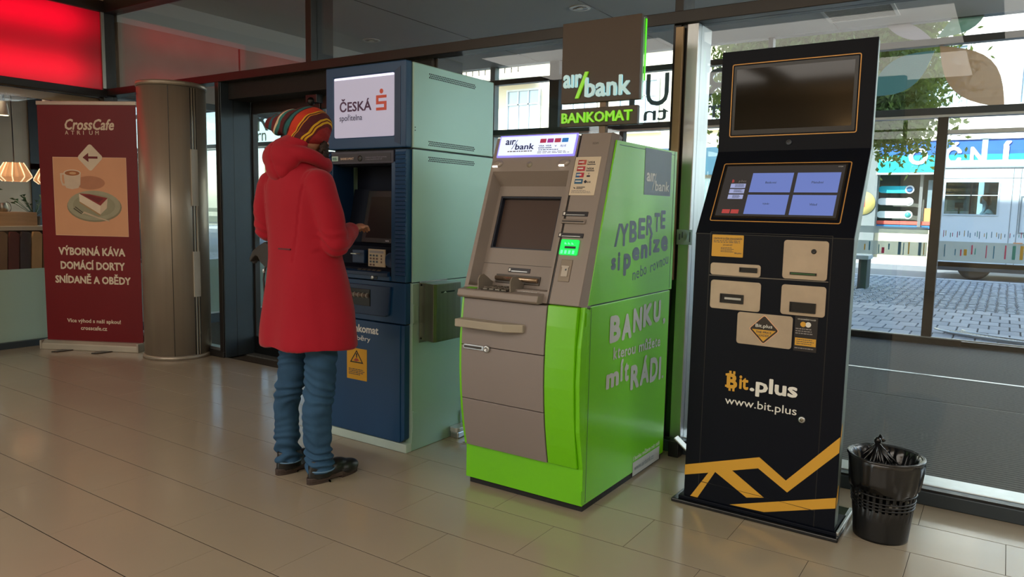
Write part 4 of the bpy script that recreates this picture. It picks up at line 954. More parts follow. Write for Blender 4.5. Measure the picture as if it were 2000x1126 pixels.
# ---------------------------------------------------------------- reader plate on the post, floor bits behind the machines
rp = thing('reader_plate', 'small clear plate with slots fixed to the post beside the kiosk', 'plate', (-1.36, 3.6, 1.09))
MB().box(-1.405, -1.325, 3.612, 3.617, 1.085, 1.162).build('plate', glass('cloudy_acrylic', (.75, .85, .85), .06, .6, (.55, .62, .6)), rp)
for x, z0, z1 in ((-1.392, 1.11, 1.14), (-1.377, 1.12, 1.15), (-1.337, 1.1, 1.15)): MB().box(x, x + .005, 3.609, 3.612, z0, z1).build('slot', M_ink, rp)
MB().box(-1.37, -1.35, 3.617, 3.645, 1.11, 1.14).build('bracket', M_alu, rp)
fb = thing('floor_socket', 'black floor box with raised silver lid between green machine and kiosk', 'socket', (-1.34, 3.56, 0))
MB().box(-1.37, -1.315, 3.53, 3.60, 0, .085).build('body', M_black, fb, .004)
MB(Matrix.Translation((-1.30, 3.52, .07)) @ Matrix.Rotation(R(38), 4, 'Y')).box(-.05, .06, 0, .05, 0, .008).build('lid', M_alu, fb, .002)
for k, z in enumerate((.012, .034)):
    o = MB().box(-1.52, -1.44, 3.86, 3.90, z - .012, z + .008).build('white_block', mat('cream_block', '#c4bfa6', .6), None, .002)
    tag(o, ['lower cream wooden wedge lying behind the glass by the post', 'upper cream wooden wedge lying behind the glass by the post'][k], 'wedge', 'wedges behind the glass')
fc = thing('floor_cable_clip', 'small silver door stop on the floor behind the pale cabinet', 'door stop', (-2.43, 3.18, 0))
MB().box(-2.455, -2.40, 3.10, 3.27, 0, .035).build('body', M_alu, fc, .006)
MB().rrect(-2.458, 3.09, -2.395, 3.24, .02, .036, .06, 'z').build('cap', mat('white_cap', '#bfc0c0', .35, .4), fc, .003)
MB().box(-2.45, -2.44, 3.2, 3.21, 0, .13).build('cable', M_black, fc)

# ---------------------------------------------------------------- air curtain column
ac = thing('air_curtain_column', 'tall round satin steel air curtain column beside the red banner', 'column', (-5.60, 3.47, 0))
M_col = mat('satin_column_steel', '#a59b8c', .36, .45, .06, 2, .03, 90, stretch=(10, 10, .4))
cx, cy, cr = -5.605, 3.475, .252
b = MB(); b.lathe([(cr, .03), (cr, 2.135)], (cx, cy, 0), 72); b.build('shell', M_col, ac)
b = MB(); b.lathe([(cr + .006, 2.137), (cr + .008, 2.16), (cr + .004, 2.172), (0.0, 2.174)], (cx, cy, 0), 72, True, False); b.build('top_cap', M_col, ac)
b = MB(); b.lathe([(cr + .014, 0), (cr + .012, .026), (cr, .032)], (cx, cy, 0), 72); b.build('base_ring', M_col, ac)
def onshell(ang, wd, z0, z1, m, name, dr_=.002):
    b = MB()
    a0, a1 = R(ang) - wd / 2 / cr, R(ang) + wd / 2 / cr; n_ = max(2, int(wd / .01))
    pts = [(cx + (cr + dr_) * math.cos(a0 + (a1 - a0) * k / n_), cy + (cr + dr_) * math.sin(a0 + (a1 - a0) * k / n_)) for k in range(n_ + 1)]
    pin = [(cx + (cr - .004) * math.cos(a0 + (a1 - a0) * k / n_), cy + (cr - .004) * math.sin(a0 + (a1 - a0) * k / n_)) for k in range(n_ + 1)][::-1]
    b.prism(pts + pin, z0, z1, 'z'); return b.build(name, m, ac)
onshell(-38, .004, .03, 2.135, M_black, 'door_joint')
for a in (-1, 4, 9.5): onshell(a, .007, .03, 2.13, M_black, 'air_slit', .0015)
for a in (1.5, 6.8): onshell(a, .009, .03, 2.13, M_col, 'louvre', .006)
for z0, z1 in ((1.22, 1.66), (.50, .86)): onshell(3.5, .055, z0, z1, mat('ivory_cover', '#b7b0a2', .4), 'slit_cover', .012)
for z0, z1 in ((1.0, 1.22), (.86, 1.0)): onshell(7, .012, z0, z1, mat('ivory_cover', '#b7b0a2', .4), 'slit_cover', .010)
text('faint_mark', 'o', Matrix.Translation((cx - .09, cy - cr * .93 - .008, 2.06)) @ Matrix.Rotation(R(-20), 4, 'Z'), (-.02, 0, .04, .03), M_ink, ac, -.015)

# ---------------------------------------------------------------- roll-up banner
BA = R(27.83); BM = frameM((-6.706, 2.952, 0), BA)
bt2 = thing('roll_up_banner', 'dark red cafe roll-up banner with coffee and cake picture beside the steel column', 'banner', (-6.32, 3.16, 0), BA)
M_red2 = mat('burgundy_banner', '#720c19', .42, 0, .16, .9, spec=.4)
M_peach = mat('peach_print', '#dba27a', .5, 0, .05, 2)
M_cr = mat('cream_print', '#ddd0b8', .5)
M_bsil = mat('banner_silver', '#b3ac9e', .4, .5)
b = MB(BM); b.prism([(-.065, 0), (-.06, .05), (-.03, .072), (.03, .072), (.06, .05), (.065, 0)], .0, .87, 'x'); b.build('cassette', M_bsil, bt2, .004)
for u in (.0, .862): MB(BM).box(u - .004, u + .012, -.068, .068, 0, .074).build('end_cap', M_bsil, bt2, .003)
for u in (.2, .55):
    MB(BM).prism([(u, -.04), (u + .11, -.04), (u + .03, -.17), (u - .02, -.17)], .0, .006, 'z').build('foot', M_dark, bt2)
b = MB(BM); b.prism([(0, .07), (.002, .07), (.002, 2.02), (0, 2.02)], .02, .878, 'x'); sheet = b.build('banner_sheet', M_red2, bt2)
MB(BM).box(.016, .884, -.008, .010, 2.015, 2.046).build('top_rail', M_bsil, bt2, .003)
b = MB(BM); b.tube([(.45, .03, .05), (.45, .03, 2.03)], .010, 10); b.build('support_pole', M_bsil, bt2)
BS = BM @ Matrix.Translation((0, -.0003, 0))
MB(BS).box(.138, .782, -.0008, 0, .954, 1.597).build('picture_edge', mat('pale_peach', '#e3bb98', .5), sheet)
MB(BS).box(.143, .777, -.0013, 0, .959, 1.592).build('picture', M_peach, sheet)
b = MB(BS); Mx = b.M; b.M = Mx @ Matrix.Translation((.470, 0, 1.595)) @ Matrix.Rotation(R(45), 4, 'Y'); b.rrect(-.081, -.081, .081, .081, .022, -.0022, 0); b.build('diamond_sign', M_cr, sheet)
MB(BS).prism([(.405, 1.595), (.455, 1.632), (.455, 1.604), (.535, 1.604), (.535, 1.586), (.455, 1.586), (.455, 1.558)], -.003, 0).build('arrow', mat('arrow_red', '#6d0f18', .5), sheet)
text('lettering', 'CrossCafe', BS, (.258, 1.815, .688, 1.905), M_cr, sheet, .035, shear=.25)
for k, ch in enumerate('ATRIUM'): text('lettering', ch, BS, (.258 + k * .053, 1.778, .258 + k * .053 + (.006 if ch == 'I' else .03), 1.81), M_cr, sheet, .01)
for s_, u0, u1, v0, v1 in (('VÝBORNÁ KÁVA', .155, .745, .79, .872), ('DOMÁCÍ DORTY', .168, .738, .672, .755), ('SNÍDANĚ A OBĚDY', .115, .785, .555, .640)):
    text('lettering', s_, BS, (u0, v0, u1, v1), M_cr, sheet, .05)
text('lettering', 'Více výhod s naší apkou!', BS, (.205, .215, .685, .258), M_cr, sheet, .03)
text('lettering', 'crosscafe.cz', BS, (.325, .163, .560, .198), M_cr, sheet, .03)
def ell(cu, cv, a, b_, n=32, q0=0, q1=2 * math.pi): return [(cu + a * math.cos(q0 + (q1 - q0) * k / n), cv + b_ * math.sin(q0 + (q1 - q0) * k / n)) for k in range(n)]
pic = [
 (ell(.46, 1.39, .13, .055), '#b97f5e', .0016), ([(.20, 1.465), (.2, 1.41), (.215, 1.365), (.24, 1.362), (.24, 1.378), (.222, 1.382), (.214, 1.41), (.214, 1.452), (.24, 1.452), (.24, 1.466)], '#d9c3aa', .0018),
 ([(.232, 1.47), (.238, 1.37), (.25, 1.345), (.30, 1.335), (.355, 1.345), (.375, 1.375), (.382, 1.47)], '#d9c6ae', .0020), (ell(.307, 1.468, .075, .027), '#e3d3bd', .0023), (ell(.307, 1.466, .066, .021), '#a8663a', .0026), (ell(.312, 1.466, .03, .010), '#d8ac7c', .0029),
 (ell(.49, 1.195, .24, .125), '#8a8468', .0018), (ell(.488, 1.205, .232, .122), '#a5a287', .0021), (ell(.488, 1.205, .185, .093), '#98967a', .0024),
 ([(.36, 1.30), (.362, 1.235), (.54, 1.13), (.545, 1.205)], '#e6d6bd', .0030), ([(.545, 1.205), (.54, 1.13), (.60, 1.185), (.61, 1.265)], '#d3bfa4', .0030), ([(.36, 1.302), (.545, 1.205), (.61, 1.268), (.45, 1.298)], '#8e2a2a', .0034), ([(.362, 1.237), (.54, 1.135), (.54, 1.122), (.363, 1.225)], '#b08a5c', .0034),
 ([(.40, 1.287), (.53, 1.228), (.575, 1.262), (.46, 1.288)], '#6f1a1f', .0037), ([(.305, 1.175), (.38, 1.128), (.385, 1.134), (.312, 1.182)], '#4a4438', .0036), ([(.32, 1.188), (.388, 1.14), (.392, 1.146), (.325, 1.195)], '#4a4438', .0036), ([(.37, 1.125), (.40, 1.14), (.52, 1.10), (.62, 1.075), (.618, 1.085), (.52, 1.112), (.40, 1.155)], '#cbb79a', .0038)]
names_ = ['cup_shadow', 'cup_handle', 'cup', 'cup_rim', 'coffee', 'milk_foam', 'plate_rim', 'plate', 'plate_well', 'cake_side', 'cake_end', 'cake_topping', 'cake_base', 'cake_berries', 'fork_tine', 'fork_tine', 'fork_handle']
for (pts, c, w_), nm in zip(pic, names_): MB(BS).prism(pts, -w_, 0).build(nm, mat('print_' + c[1:], c, .5, 0, .06, 12), sheet)

# ================================================================ PERSON
PB = (-2.62, 2.32, 0)
person = thing('person', 'person from behind in red hooded coat and striped beanie at the blue machine', 'person', PB)
def remesh(mb, vox, sm, name, m, parent, disp=None, sm2=0):
    mb.bm.transform(Matrix.Translation(Vector(PB)))
    bmesh.ops.recalc_face_normals(mb.bm, faces=mb.bm.faces)
    me = bpy.data.meshes.new('tmp'); mb.bm.to_mesh(me); mb.bm.free()
    o = bpy.data.objects.new('tmp', me); COL.objects.link(o)
    md = o.modifiers.new('r', 'REMESH'); md.mode = 'VOXEL'; md.voxel_size = vox; md.use_smooth_shade = True
    if sm: s_ = o.modifiers.new('s', 'SMOOTH'); s_.factor = .5; s_.iterations = sm
    bpy.context.view_layer.update()
    me2 = bpy.data.meshes.new_from_object(o.evaluated_get(bpy.context.evaluated_depsgraph_get()))
    bpy.data.objects.remove(o); bpy.data.meshes.remove(me)
    me2.name = name
    if disp:
        off = Vector(PB); ns = [v.normal.copy() for v in me2.vertices]
        for v, n_ in zip(me2.vertices, ns): v.co = v.co + disp(v.co - off, n_)
    me2.transform(WM[parent].inverted())
    me2.materials.clear(); me2.materials.append(m)
    me2.polygons.foreach_set('use_smooth', [True] * len(me2.polygons))
    o = bpy.data.objects.new(name, me2); COL.objects.link(o); o.parent = parent; WM[o] = WM[parent]
    return o
def limb(b, pts, rs, n=20):
    b.tube(pts, rs, n)
    for p, r in zip(pts, rs): b.ball(p, r * .98, 14)
M_coat = mat('crimson_softshell', '#9c0b22', .78, 0, .03, 5, .04, 220, spec=.25, sheen=.15)
M_jean = mat('blue_denim', '#304f6b', .85, 0, .22, 9, .12, 260, spec=.2)
M_skin = mat('skin', '#b07a5e', .55, 0, .05, 8)
M_hair = mat('dark_curly_hair', '#2a1a12', .7, 0, .2, 30)
M_shoe = mat('black_leather', '#17191a', .35, 0, .1, 10, .05, 60)
M_sole = mat('dark_brown_sole', '#3a2e28', .6, 0, .12, 10)
# body: head, neck, forearms and hands, one continuous surface
b = MB()
HD = Vector((.0, -.035, 1.575))
face = Vector((-.30, .86, -.45)).normalized()
rotH = face.to_track_quat('Y', 'Z').to_matrix()
b.ball(HD, (.074, .093, .108), 24, rotH)
def hp_(x, y, z): return HD + rotH @ Vector((x, y, z))
b.ball(hp_(0, .045, -.05), (.052, .052, .058), 16, rotH)           # jaw
b.ball(hp_(0, .098, -.012), (.012, .02, .022), 12, rotH); b.ball(hp_(0, .106, -.026), (.014, .013, .011), 12, rotH)   # nose
for s_ in (-1, 1):
    b.ball(hp_(s_ * .075, -.002, -.012), (.010, .018, .030), 12, rotH)   # ears
    b.ball(hp_(s_ * .03, .080, .022), (.024, .012, .008), 10, rotH)      # brows
    b.ball(hp_(s_ * .038, .072, -.028), (.024, .02, .020), 10, rotH)     # cheeks
b.ball(hp_(0, .093, -.058), (.024, .012, .007), 10, rotH); b.ball(hp_(0, .090, -.068), (.021, .012, .007), 10, rotH)
b.ball(hp_(0, .082, -.092), (.020, .016, .014), 10, rotH)
b.tube([(-.03, -.07, 1.36), (-.02, -.06, 1.45), (0, -.04, 1.53)], [.062, .055, .052], 18)
def hand(b, wr, d, side, up=Vector((0, 0, 1)), curl=.6):
    d = d.normalized(); lat = d.cross(up).normalized() * side; dn = lat.cross(d).normalized() * side
    if dn.z > 0: dn = -dn
    palm = wr + d * .05
    for k in range(5): b.ball(wr + d * (.012 + k * .017), (.024 + .004 * (k > 0), .024 + .004 * (k > 0), .0135), 12, Matrix((lat, d, -dn)).transposed())
    for k in range(4):
        o_ = lat * (.027 - k * .018); L_ = (.070, .078, .072, .056)[k]
        p0 = wr + d * .078 + o_; p1 = p0 + d * L_ * .42 + dn * L_ * .1; p2 = p1 + (d * (1 - curl) + dn * curl) * L_ * .33; p3 = p2 + (d * (1 - curl * 1.4) + dn * curl * 1.3).normalized() * L_ * .26
        b.tube([p0 - d * .02, p0, p1, p2, p3], [.0085, .0088, .0080, .0074, .0062], 10); b.ball(p3, .0062, 8); b.ball(p1, .0082, 8); b.ball(p2, .0075, 8)
    t0 = wr + d * .022 + lat * .026; t1 = t0 + (lat * .6 + d * .75 + dn * .25) * .036; t2 = t1 + (d * .9 + dn * .35) * .028
    b.tube([t0, t1, t2], [.013, .010, .0078], 10); b.ball(t1, .0102, 8); b.ball(t2, .0078, 8)
wr_r, el_r = Vector((.080, .130, 1.135)), Vector((.165, -.05, 1.078))
wr_l, el_l = Vector((-.135, .15, 1.12)), Vector((-.255, -.075, 1.13))
b.tube([el_r.lerp(wr_r, .5), wr_r], [.034, .026], 14); hand(b, wr_r, Vector((-.25, .9, .20)), -1, curl=.5)
b.tube([el_l.lerp(wr_l, .5), wr_l], [.034, .026], 14); hand(b, wr_l, Vector((.35, .95, .1)), 1, curl=.5)
b.tube([el_r.lerp(wr_r, .5), el_r, (.09, -.08, 1.33), (-.04, -.075, 1.37), (-.18, -.08, 1.33), el_l, el_l.lerp(wr_l, .5)], [.034, .034, .034, .05, .034, .034, .034], 12)
b.tube([(-.04, -.07, 1.37), (-.01, -.05, .8)], [.085, .09], 14)
for pp_, in (([(-.04, -.05, .8), (-.090, -.06, .58), (-.110, -.07, .44), (-.125, -.088, .30), (-.116, -.09, .145), (-.110, -.09, .075)],), ([(.03, -.05, .8), (.085, -.06, .58), (.086, -.07, .44), (.086, -.09, .30), (.090, -.085, .145), (.098, -.080, .075)],)):
    b.tube(pp_, [.07, .05, .042, .042, .036, .034], 12)
body = remesh(b, .0042, 2, 'body', M_skin, person)
e_ = MB(); 
for s_ in (-1, 1): e_.ball(Vector(PB) + hp_(s_ * .03, .077, .004), .011, 12)
e_.build('eyes', mat('eye_white', '#d8d4cc', .2), person)
e_ = MB()
for s_ in (-1, 1): e_.ball(Vector(PB) + hp_(s_ * .03, .086, .003), .0052, 10)
e_.build('irises', mat('brown_iris', '#2e1c12', .2), person)
e_ = MB(); e_.ball(Vector(PB) + hp_(0, .099, -.063), (.019, .006, .0045), 12, rotH); e_.build('lips', mat('lips', '#8e4f46', .5), person)
# coat
b = MB()
b.rings([(-.01, -.045, .612, .242, .192, 0), (-.01, -.045, .66, .240, .190, 0), (-.01, -.04, .78, .226, .178, 0), (-.012, -.045, .90, .208, .162, 0), (-.02, -.055, 1.02, .184, .145, 0), (-.024, -.06, 1.12, .178, .138, 0), (-.034, -.07, 1.25, .184, .130, 0), (-.042, -.08, 1.335, .180, .112, 0), (-.045, -.08, 1.385, .140, .096, 0), (-.04, -.075, 1.425, .095, .085, 0), (-.03, -.065, 1.47, .075, .078, 0)], 48)
shr, shl = Vector((.105, -.085, 1.325)), Vector((-.205, -.085, 1.325))
limb(b, [shr, Vector((.150, -.07, 1.20)), el_r], [.070, .064, .062]); limb(b, [el_r, el_r.lerp(wr_r, .55), wr_r - (wr_r - el_r).normalized() * .012], [.062, .052, .040])
limb(b, [shl, Vector((-.245, -.085, 1.23)), el_l], [.072, .062, .060]); limb(b, [el_l, el_l.lerp(wr_l, .55), wr_l - (wr_l - el_l).normalized() * .012], [.060, .052, .042])
b.ball((.09, -.085, 1.345), (.075, .075, .06), 18); b.ball((-.185, -.085, 1.345), (.08, .075, .06), 18)
def coatdisp(p, n_):
    d = 0
    q_ = Vector((p.x * 7, p.y * 7, p.z * 3.2))
    d += (noise.noise(q_) ) * .006
    d += noise.noise(Vector((p.x * 16, p.y * 16, p.z * 5)) + Vector((5, 1, 2))) * .0035
    if p.z < 1.0:   # long soft vertical folds of the skirt
        a = math.atan2(p.y + .045, p.x + .01); d += .006 * math.sin(a * 5 + .8) * min(1, (1.0 - p.z) / .3)
    for e, (dx, dy, dz) in ((el_r, (0, 0, 1)), (el_l, (0, 0, 1))):
        r_ = (p - e).length
        if r_ < .13: d += .006 * math.sin(p.z * 130 + p.x * 60 + noise.noise(p * 14) * 4) * (1 - r_ / .13)
    # back seams
    for sx in (-.135, .075):
        if p.z > 1.0 and p.y < -.08 and abs(p.x - sx - (p.z - 1.2) * .10 * (1 if sx > 0 else -1)) < .005: d -= .004
    return n_ * d
coat = remesh(b, .0075, 5, 'coat', M_coat, person, coatdisp)
# hood: collar roll round the neck and a pouch hanging down the back
b = MB()
b.tube([(-.03 + .098 * math.cos(q_), -.062 + .098 * math.sin(q_), 1.447 + .030 * -math.sin(q_) + .0 * math.cos(q_)) for q_ in [2 * math.pi * k / 28 for k in range(28)]], .034, 14, closed=True)
b.ball((-.060, -.150, 1.450), (.112, .060, .078), 24); b.ball((-.065, -.165, 1.405), (.078, .042, .058), 20); b.ball((-.045, -.125, 1.500), (.088, .058, .045), 20); b.ball((-.030, -.105, 1.518), (.085, .055, .042), 20)
def hooddisp(p, n_):
    d = noise.noise(Vector((p.x * 10, p.y * 10, p.z * 9))) * .008
    if abs(p.x + .055 + (p.z - 1.45) * .25) < .0045 and p.y < -.1: d -= .004
    return n_ * d
hood = remesh(b, .006, 5, 'hood', M_coat, person, hooddisp)
b = MB(); b.box(-.02, .0, -.002, 0, 0, .004)
text('logo_print', 'kilpi', Matrix.Translation(Vector(PB) + Vector((-.078, -.2105, 1.005))) @ Matrix.Rotation(R(-12), 4, 'Z'), (-.035, 0, .035, .010), mat('dark_red_print', '#4a0a14', .6), person, .03, res=1) if False else MB(Matrix.Translation(Vector(PB) + Vector((.008, -.1955, 1.052))) @ Matrix.Rotation(R(4), 4, 'Z')).box(-.036, .036, -.002, .01, 0, .006).build('logo_print', mat('dark_red_print', '#4a0a14', .6), person)
b = MB()
# vent and side seams as thin piping on the coat
def piping(pts): 
    b_ = MB(); b_.tube([Vector(PB) + Vector(p) for p in pts], .0022, 6); b_.build('seam', mat('deep_red_seam', '#7c0c1e', .8), coat)
# jeans
b = MB()
Lp = [(-.085, -.055, .74), (-.090, -.06, .58), (-.110, -.07, .44), (-.125, -.088, .30), (-.116, -.09, .145), (-.110, -.09, .055)]
Rp = [(.075, -.055, .74), (.085, -.06, .58), (.086, -.07, .44), (.086, -.09, .30), (.090, -.085, .145), (.098, -.080, .050)]
b.tube(Lp, [.085, .070, .064, .058, .055, .058], 22); b.tube(Rp, [.085, .072, .068, .066, .059, .061], 22)
b.ball((-.005, -.05, .75), (.16, .12, .10), 20)
def jeandisp(p, n_):
    s_ = -1 if p.x < -.01 else 1
    k = math.exp(-((p.z - .40) / .06) ** 2) * .8 + math.exp(-((p.z - .10) / .07) ** 2) * 1.3 + math.exp(-((p.z - .56) / .05) ** 2) * .5 + .18
    d = k * .0065 * math.sin(p.z * 150 + p.x * 40 * s_ + p.y * 25 + noise.noise(p * 9) * 5.5)
    d += noise.noise(p * 14) * .006
    return n_ * d
jeans = remesh(b, .006, 3, 'jeans', M_jean, person, jeandisp)
for cxx, cyy, rr_ in ((-.110, -.09, .0575), (.099, -.080, .0605)):
    c_ = MB(); c_.tube([(PB[0] + cxx + rr_ * math.cos(q_), PB[1] + cyy + rr_ * math.sin(q_), .058) for q_ in [2 * math.pi * k / 28 for k in range(28)]], .0035, 6, closed=True)
    c_.build('cuff_hem', mat('pale_denim_hem', '#5d7f9c', .8), jeans)
for pth in ([(p[0] - .055, p[1] - .01, p[2]) for p in Lp[1:]], [(p[0] + .063, p[1] - .012, p[2]) for p in Rp[1:]]): pass
# shoes
for sx, tx, yo in ((-.110, -.128, -.005), (.098, .120, .0)):
    def outl(g):
        pts = []
        for k in range(28):
            q_ = 2 * math.pi * k / 28; yy = math.sin(q_); xx = math.cos(q_)
            wd = .048 if yy > 0 else .042
            if yy > 0: x_ = wd * xx * (1 + .12 * yy); y_ = -.03 + .15 * yy
            else: x_ = wd * xx; y_ = -.03 + .125 * yy
            cxm = sx + (tx - sx) * max(0, yy)
            pts.append((PB[0] + cxm + x_ * g, PB[1] + yo + y_ * (1 + (g - 1) * .4)))
        return pts
    so = MB(); so.prism(outl(1.04), .008, .03, 'z'); shoe = None
    up = MB()
    up.rings([(sx, yo - .06, .02, .044, .09, 0), (sx, yo - .07, .055, .042, .078, 0), (sx, yo - .08, .085, .043, .062, 0), (sx, yo - .085, .105, .044, .055, 0)], 24)
    up.ball((tx, yo + .055, .034), (.045, .070, .036), 20); up.ball((tx * .5 + sx * .5, yo - .0, .045), (.042, .075, .042), 20)
    shoe = remesh(up, .005, 3, 'shoe', M_shoe, person)
    so.build('sole', M_sole, shoe, .004)
    for ya, yb in ((-.155, -.07), (.0, .115)):
        hl = MB()
        pts = [p for p in outl(1.03)]
        lo_, hi_ = PB[1] + yo + ya, PB[1] + yo + yb
        c_ = [(x, min(max(y, lo_), hi_)) for x, y in pts]
        dd = []
        for p in c_:
            if not dd or (abs(dd[-1][0] - p[0]) + abs(dd[-1][1] - p[1])) > 1e-4: dd.append(p)
        hl.prism(dd, 0, .010, 'z'); hl.build('sole_tread', M_sole, shoe)
# curly hair below the hat
b = MB(); rh = random.Random(5)
for k in range(34):
    a = rh.uniform(1.5, 2.3); base = hp_(.074 * math.sin(a), -.075 * math.cos(a) - .0, -.045 - rh.random() * .02)
    pts = []
    for j in range(7):
        t_ = j / 6; pts.append(base + Vector((.010 * math.sin(t_ * 9 + k), .010 * math.cos(t_ * 9 + k), -.075 * t_ * rh.uniform(.8, 1))))
    b.tube([Vector(PB) + p for p in pts], [.008, .010, .010, .010, .009, .007, .003], 7)
b.build('hair', M_hair, person)
# striped beanie
def hatmat():
    m = bpy.data.materials.new('striped_knit'); m.use_nodes = True; nt = m.node_tree; bs = nt.nodes['Principled BSDF']; L = nt.links.new
    tc = nt.nodes.new('ShaderNodeTexCoord'); n = nt.nodes.new('ShaderNodeTexNoise'); n.inputs['Scale'].default_value = 9; L(tc.outputs['Object'], n.inputs[0])
    dt = nt.nodes.new('ShaderNodeVectorMath'); dt.operation = 'DOT_PRODUCT'
    ax = Vector((-.78, -.22, .62)).normalized(); dt.inputs[1].default_value = ax; L(tc.outputs['Object'], dt.inputs[0])
    c0 = ax.dot(HD)
    mr = nt.nodes.new('ShaderNodeMapRange'); mr.inputs['From Min'].default_value = c0 - .085; mr.inputs['From Max'].default_value = c0 + .175; L(dt.outputs['Value'], mr.inputs[0])
    ad = nt.nodes.new('ShaderNodeMath'); ad.operation = 'MULTIPLY_ADD'; ad.inputs[1].default_value = .09; L(n.outputs[0], ad.inputs[0]); L(mr.outputs[0], ad.inputs[2])
    r = nt.nodes.new('ShaderNodeValToRGB'); r.color_ramp.interpolation = 'CONSTANT'
    st = [(0, '#8a1a1c'), (.12, '#5a1016'), (.15, '#c79a18'), (.175, '#5a1016'), (.19, '#c79a18'), (.215, '#4a0d14'), (.33, '#b87a20'), (.345, '#4a0d14'), (.365, '#c79a18'), (.385, '#b83014'), (.52, '#3a0c10'), (.55, '#1f5a5c'), (.61, '#101012'), (.64, '#4c1016'), (.71, '#2a6a66'), (.76, '#c8b090'), (.79, '#5a1016'), (.86, '#184c56'), (.92, '#5a1016')]
    el = r.color_ramp.elements
    el[0].position = 0; el[0].color = lin(st[0][1]) + (1,); el[1].position = st[1][0]; el[1].color = lin(st[1][1]) + (1,)
    for p_, c_ in st[2:]:
        e2 = el.new(p_); e2.color = lin(c_) + (1,)
    L(ad.outputs[0], r.inputs[0]); L(r.outputs[0], bs.inputs['Base Color']); bs.inputs['Roughness'].default_value = .9
    n2 = nt.nodes.new('ShaderNodeTexNoise'); n2.inputs['Scale'].default_value = 180; L(tc.outputs['Object'], n2.inputs[0])
    bp = nt.nodes.new('ShaderNodeBump'); bp.inputs['Strength'].default_value = .25; bp.inputs['Distance'].default_value = .004; L(n2.outputs[0], bp.inputs['Height']); L(bp.outputs[0], bs.inputs['Normal'])
    return m
b = MB()
b.ball(HD + Vector((0, -.004, .026)), (.090, .102, .082), 24); b.ball(hp_(.0, -.014, .008), (.090, .102, .062), 24, rotH)
b.ball(hp_(0, -.012, -.018), (.090, .098, .055), 20, rotH); b.ball(HD + Vector((0, -.02, -.030)), (.088, .090, .045), 20); b.ball(HD + Vector((-.06, -.055, .032)), (.074, .064, .062), 18); b.ball(HD + Vector((-.112, -.078, .026)), (.054, .046, .048), 14); b.ball(HD + Vector((-.146, -.090, .030)), (.034, .032, .034), 12)
def hatdisp(p, n_):
    t_ = max(0, min(1, (-(p.x - HD.x) - .02) / .1)); return n_ * (noise.noise(p * 26) * .010 * t_ + .003 * noise.noise(p * 12))
hat = remesh(b, .005, 3, 'beanie', hatmat(), person, hatdisp)
# crossbody bag held in front, mostly hidden by the body
bag = thing('crossbody_bag', 'dark grey bag with dangling straps at the left side of the person in red', 'bag', (PB[0] - .24, PB[1] + .06, 1.0))
M_bagm = mat('dark_grey_canvas', '#2d2b28', .7, 0, .1, 8, .1, 90)
BGM = Matrix.Translation(Vector(PB))
b = MB(BGM); b.prism([(-.366, .987), (-.357, .972), (-.335, .995), (-.318, 1.006), (-.301, 1.0), (-.283, .975), (-.25, .955), (-.19, .94), (-.19, 1.06), (-.255, 1.072), (-.30, 1.052), (-.338, 1.028)], -.10, -.045); b.build('bag_body', M_bagm, bag, .006)
b = MB(BGM); b.tube([(-.262, -.08, .97), (-.278, -.08, .93), (-.282, -.082, .894), (-.276, -.082, .834), (-.284, -.08, .79), (-.294, -.08, .755)], .0045, 8); b.build('strap', M_bagm, bag)
b = MB(BGM); b.tube([(-.252, -.075, .98), (-.262, -.075, .90), (-.258, -.078, .83), (-.266, -.078, .775)], .004, 8); b.build('strap', M_bagm, bag)
b = MB(BGM); b.ball((-.280, -.08, .935), (.008, .008, .013), 10); b.build('buckle', M_alu, bag)
b = MB(BGM); b.ball((-.360, -.07, .975), (.012, .014, .011), 10); b.build('strap_end', M_bagm, bag)

# ================================================================ STREET
gs = struct('ground', MB().box(-45, 25, 8.46, 60, -.6, -.06), mat('asphalt', '#70757a', .85, 0, .08, 6, .2, 60))
M_pav = mat('grey_paver', '#8f959b', .75, 0, .08, 3, .05, 30); M_pav2 = mat('pale_paver', '#a2a6aa', .75, 0, .08, 3, .05, 30)
MB().box(-12, 6, 8.46, 17.3, -.06, -.022).build('sand_bed', mat('paver_joint', '#5c6064', .9), gs)
pm = {}
rp_ = random.Random(11)
pc = 0
for j in range(9):
    y0 = 8.48 + j * .36
    x = -2.3 + (.1 if j % 2 else 0)
    while x < 1.3:
        key = rp_.randint(0, 3)
        if key not in pm:
            b = MB(); lo_ = [(0, 0), (.193, 0), (.193, .352), (0, .352)]; c_ = .006
            A = [b._v((p[0], p[1], -.03)) for p in lo_]; B = [b._v((p[0] + (c_ if p[0] == 0 else -c_), p[1] + (c_ if p[1] == 0 else -c_), -.001 * key)) for p in lo_]
            for i in range(4): b.bm.faces.new((A[i], A[(i + 1) % 4], B[(i + 1) % 4], B[i]))
            b.bm.faces.new(B); bmesh.ops.recalc_face_normals(b.bm, faces=b.bm.faces)
            me = bpy.data.meshes.new('paver'); b.bm.to_mesh(me); b.bm.free(); me.materials.append(M_pav if key % 2 else M_pav2); pm[key] = me
        o = bpy.data.objects.new('paver', pm[key]); COL.objects.link(o); o.location = (x, y0, 0); o.parent = gs; x += .2; pc += 1
vs_, fs_ = [], []
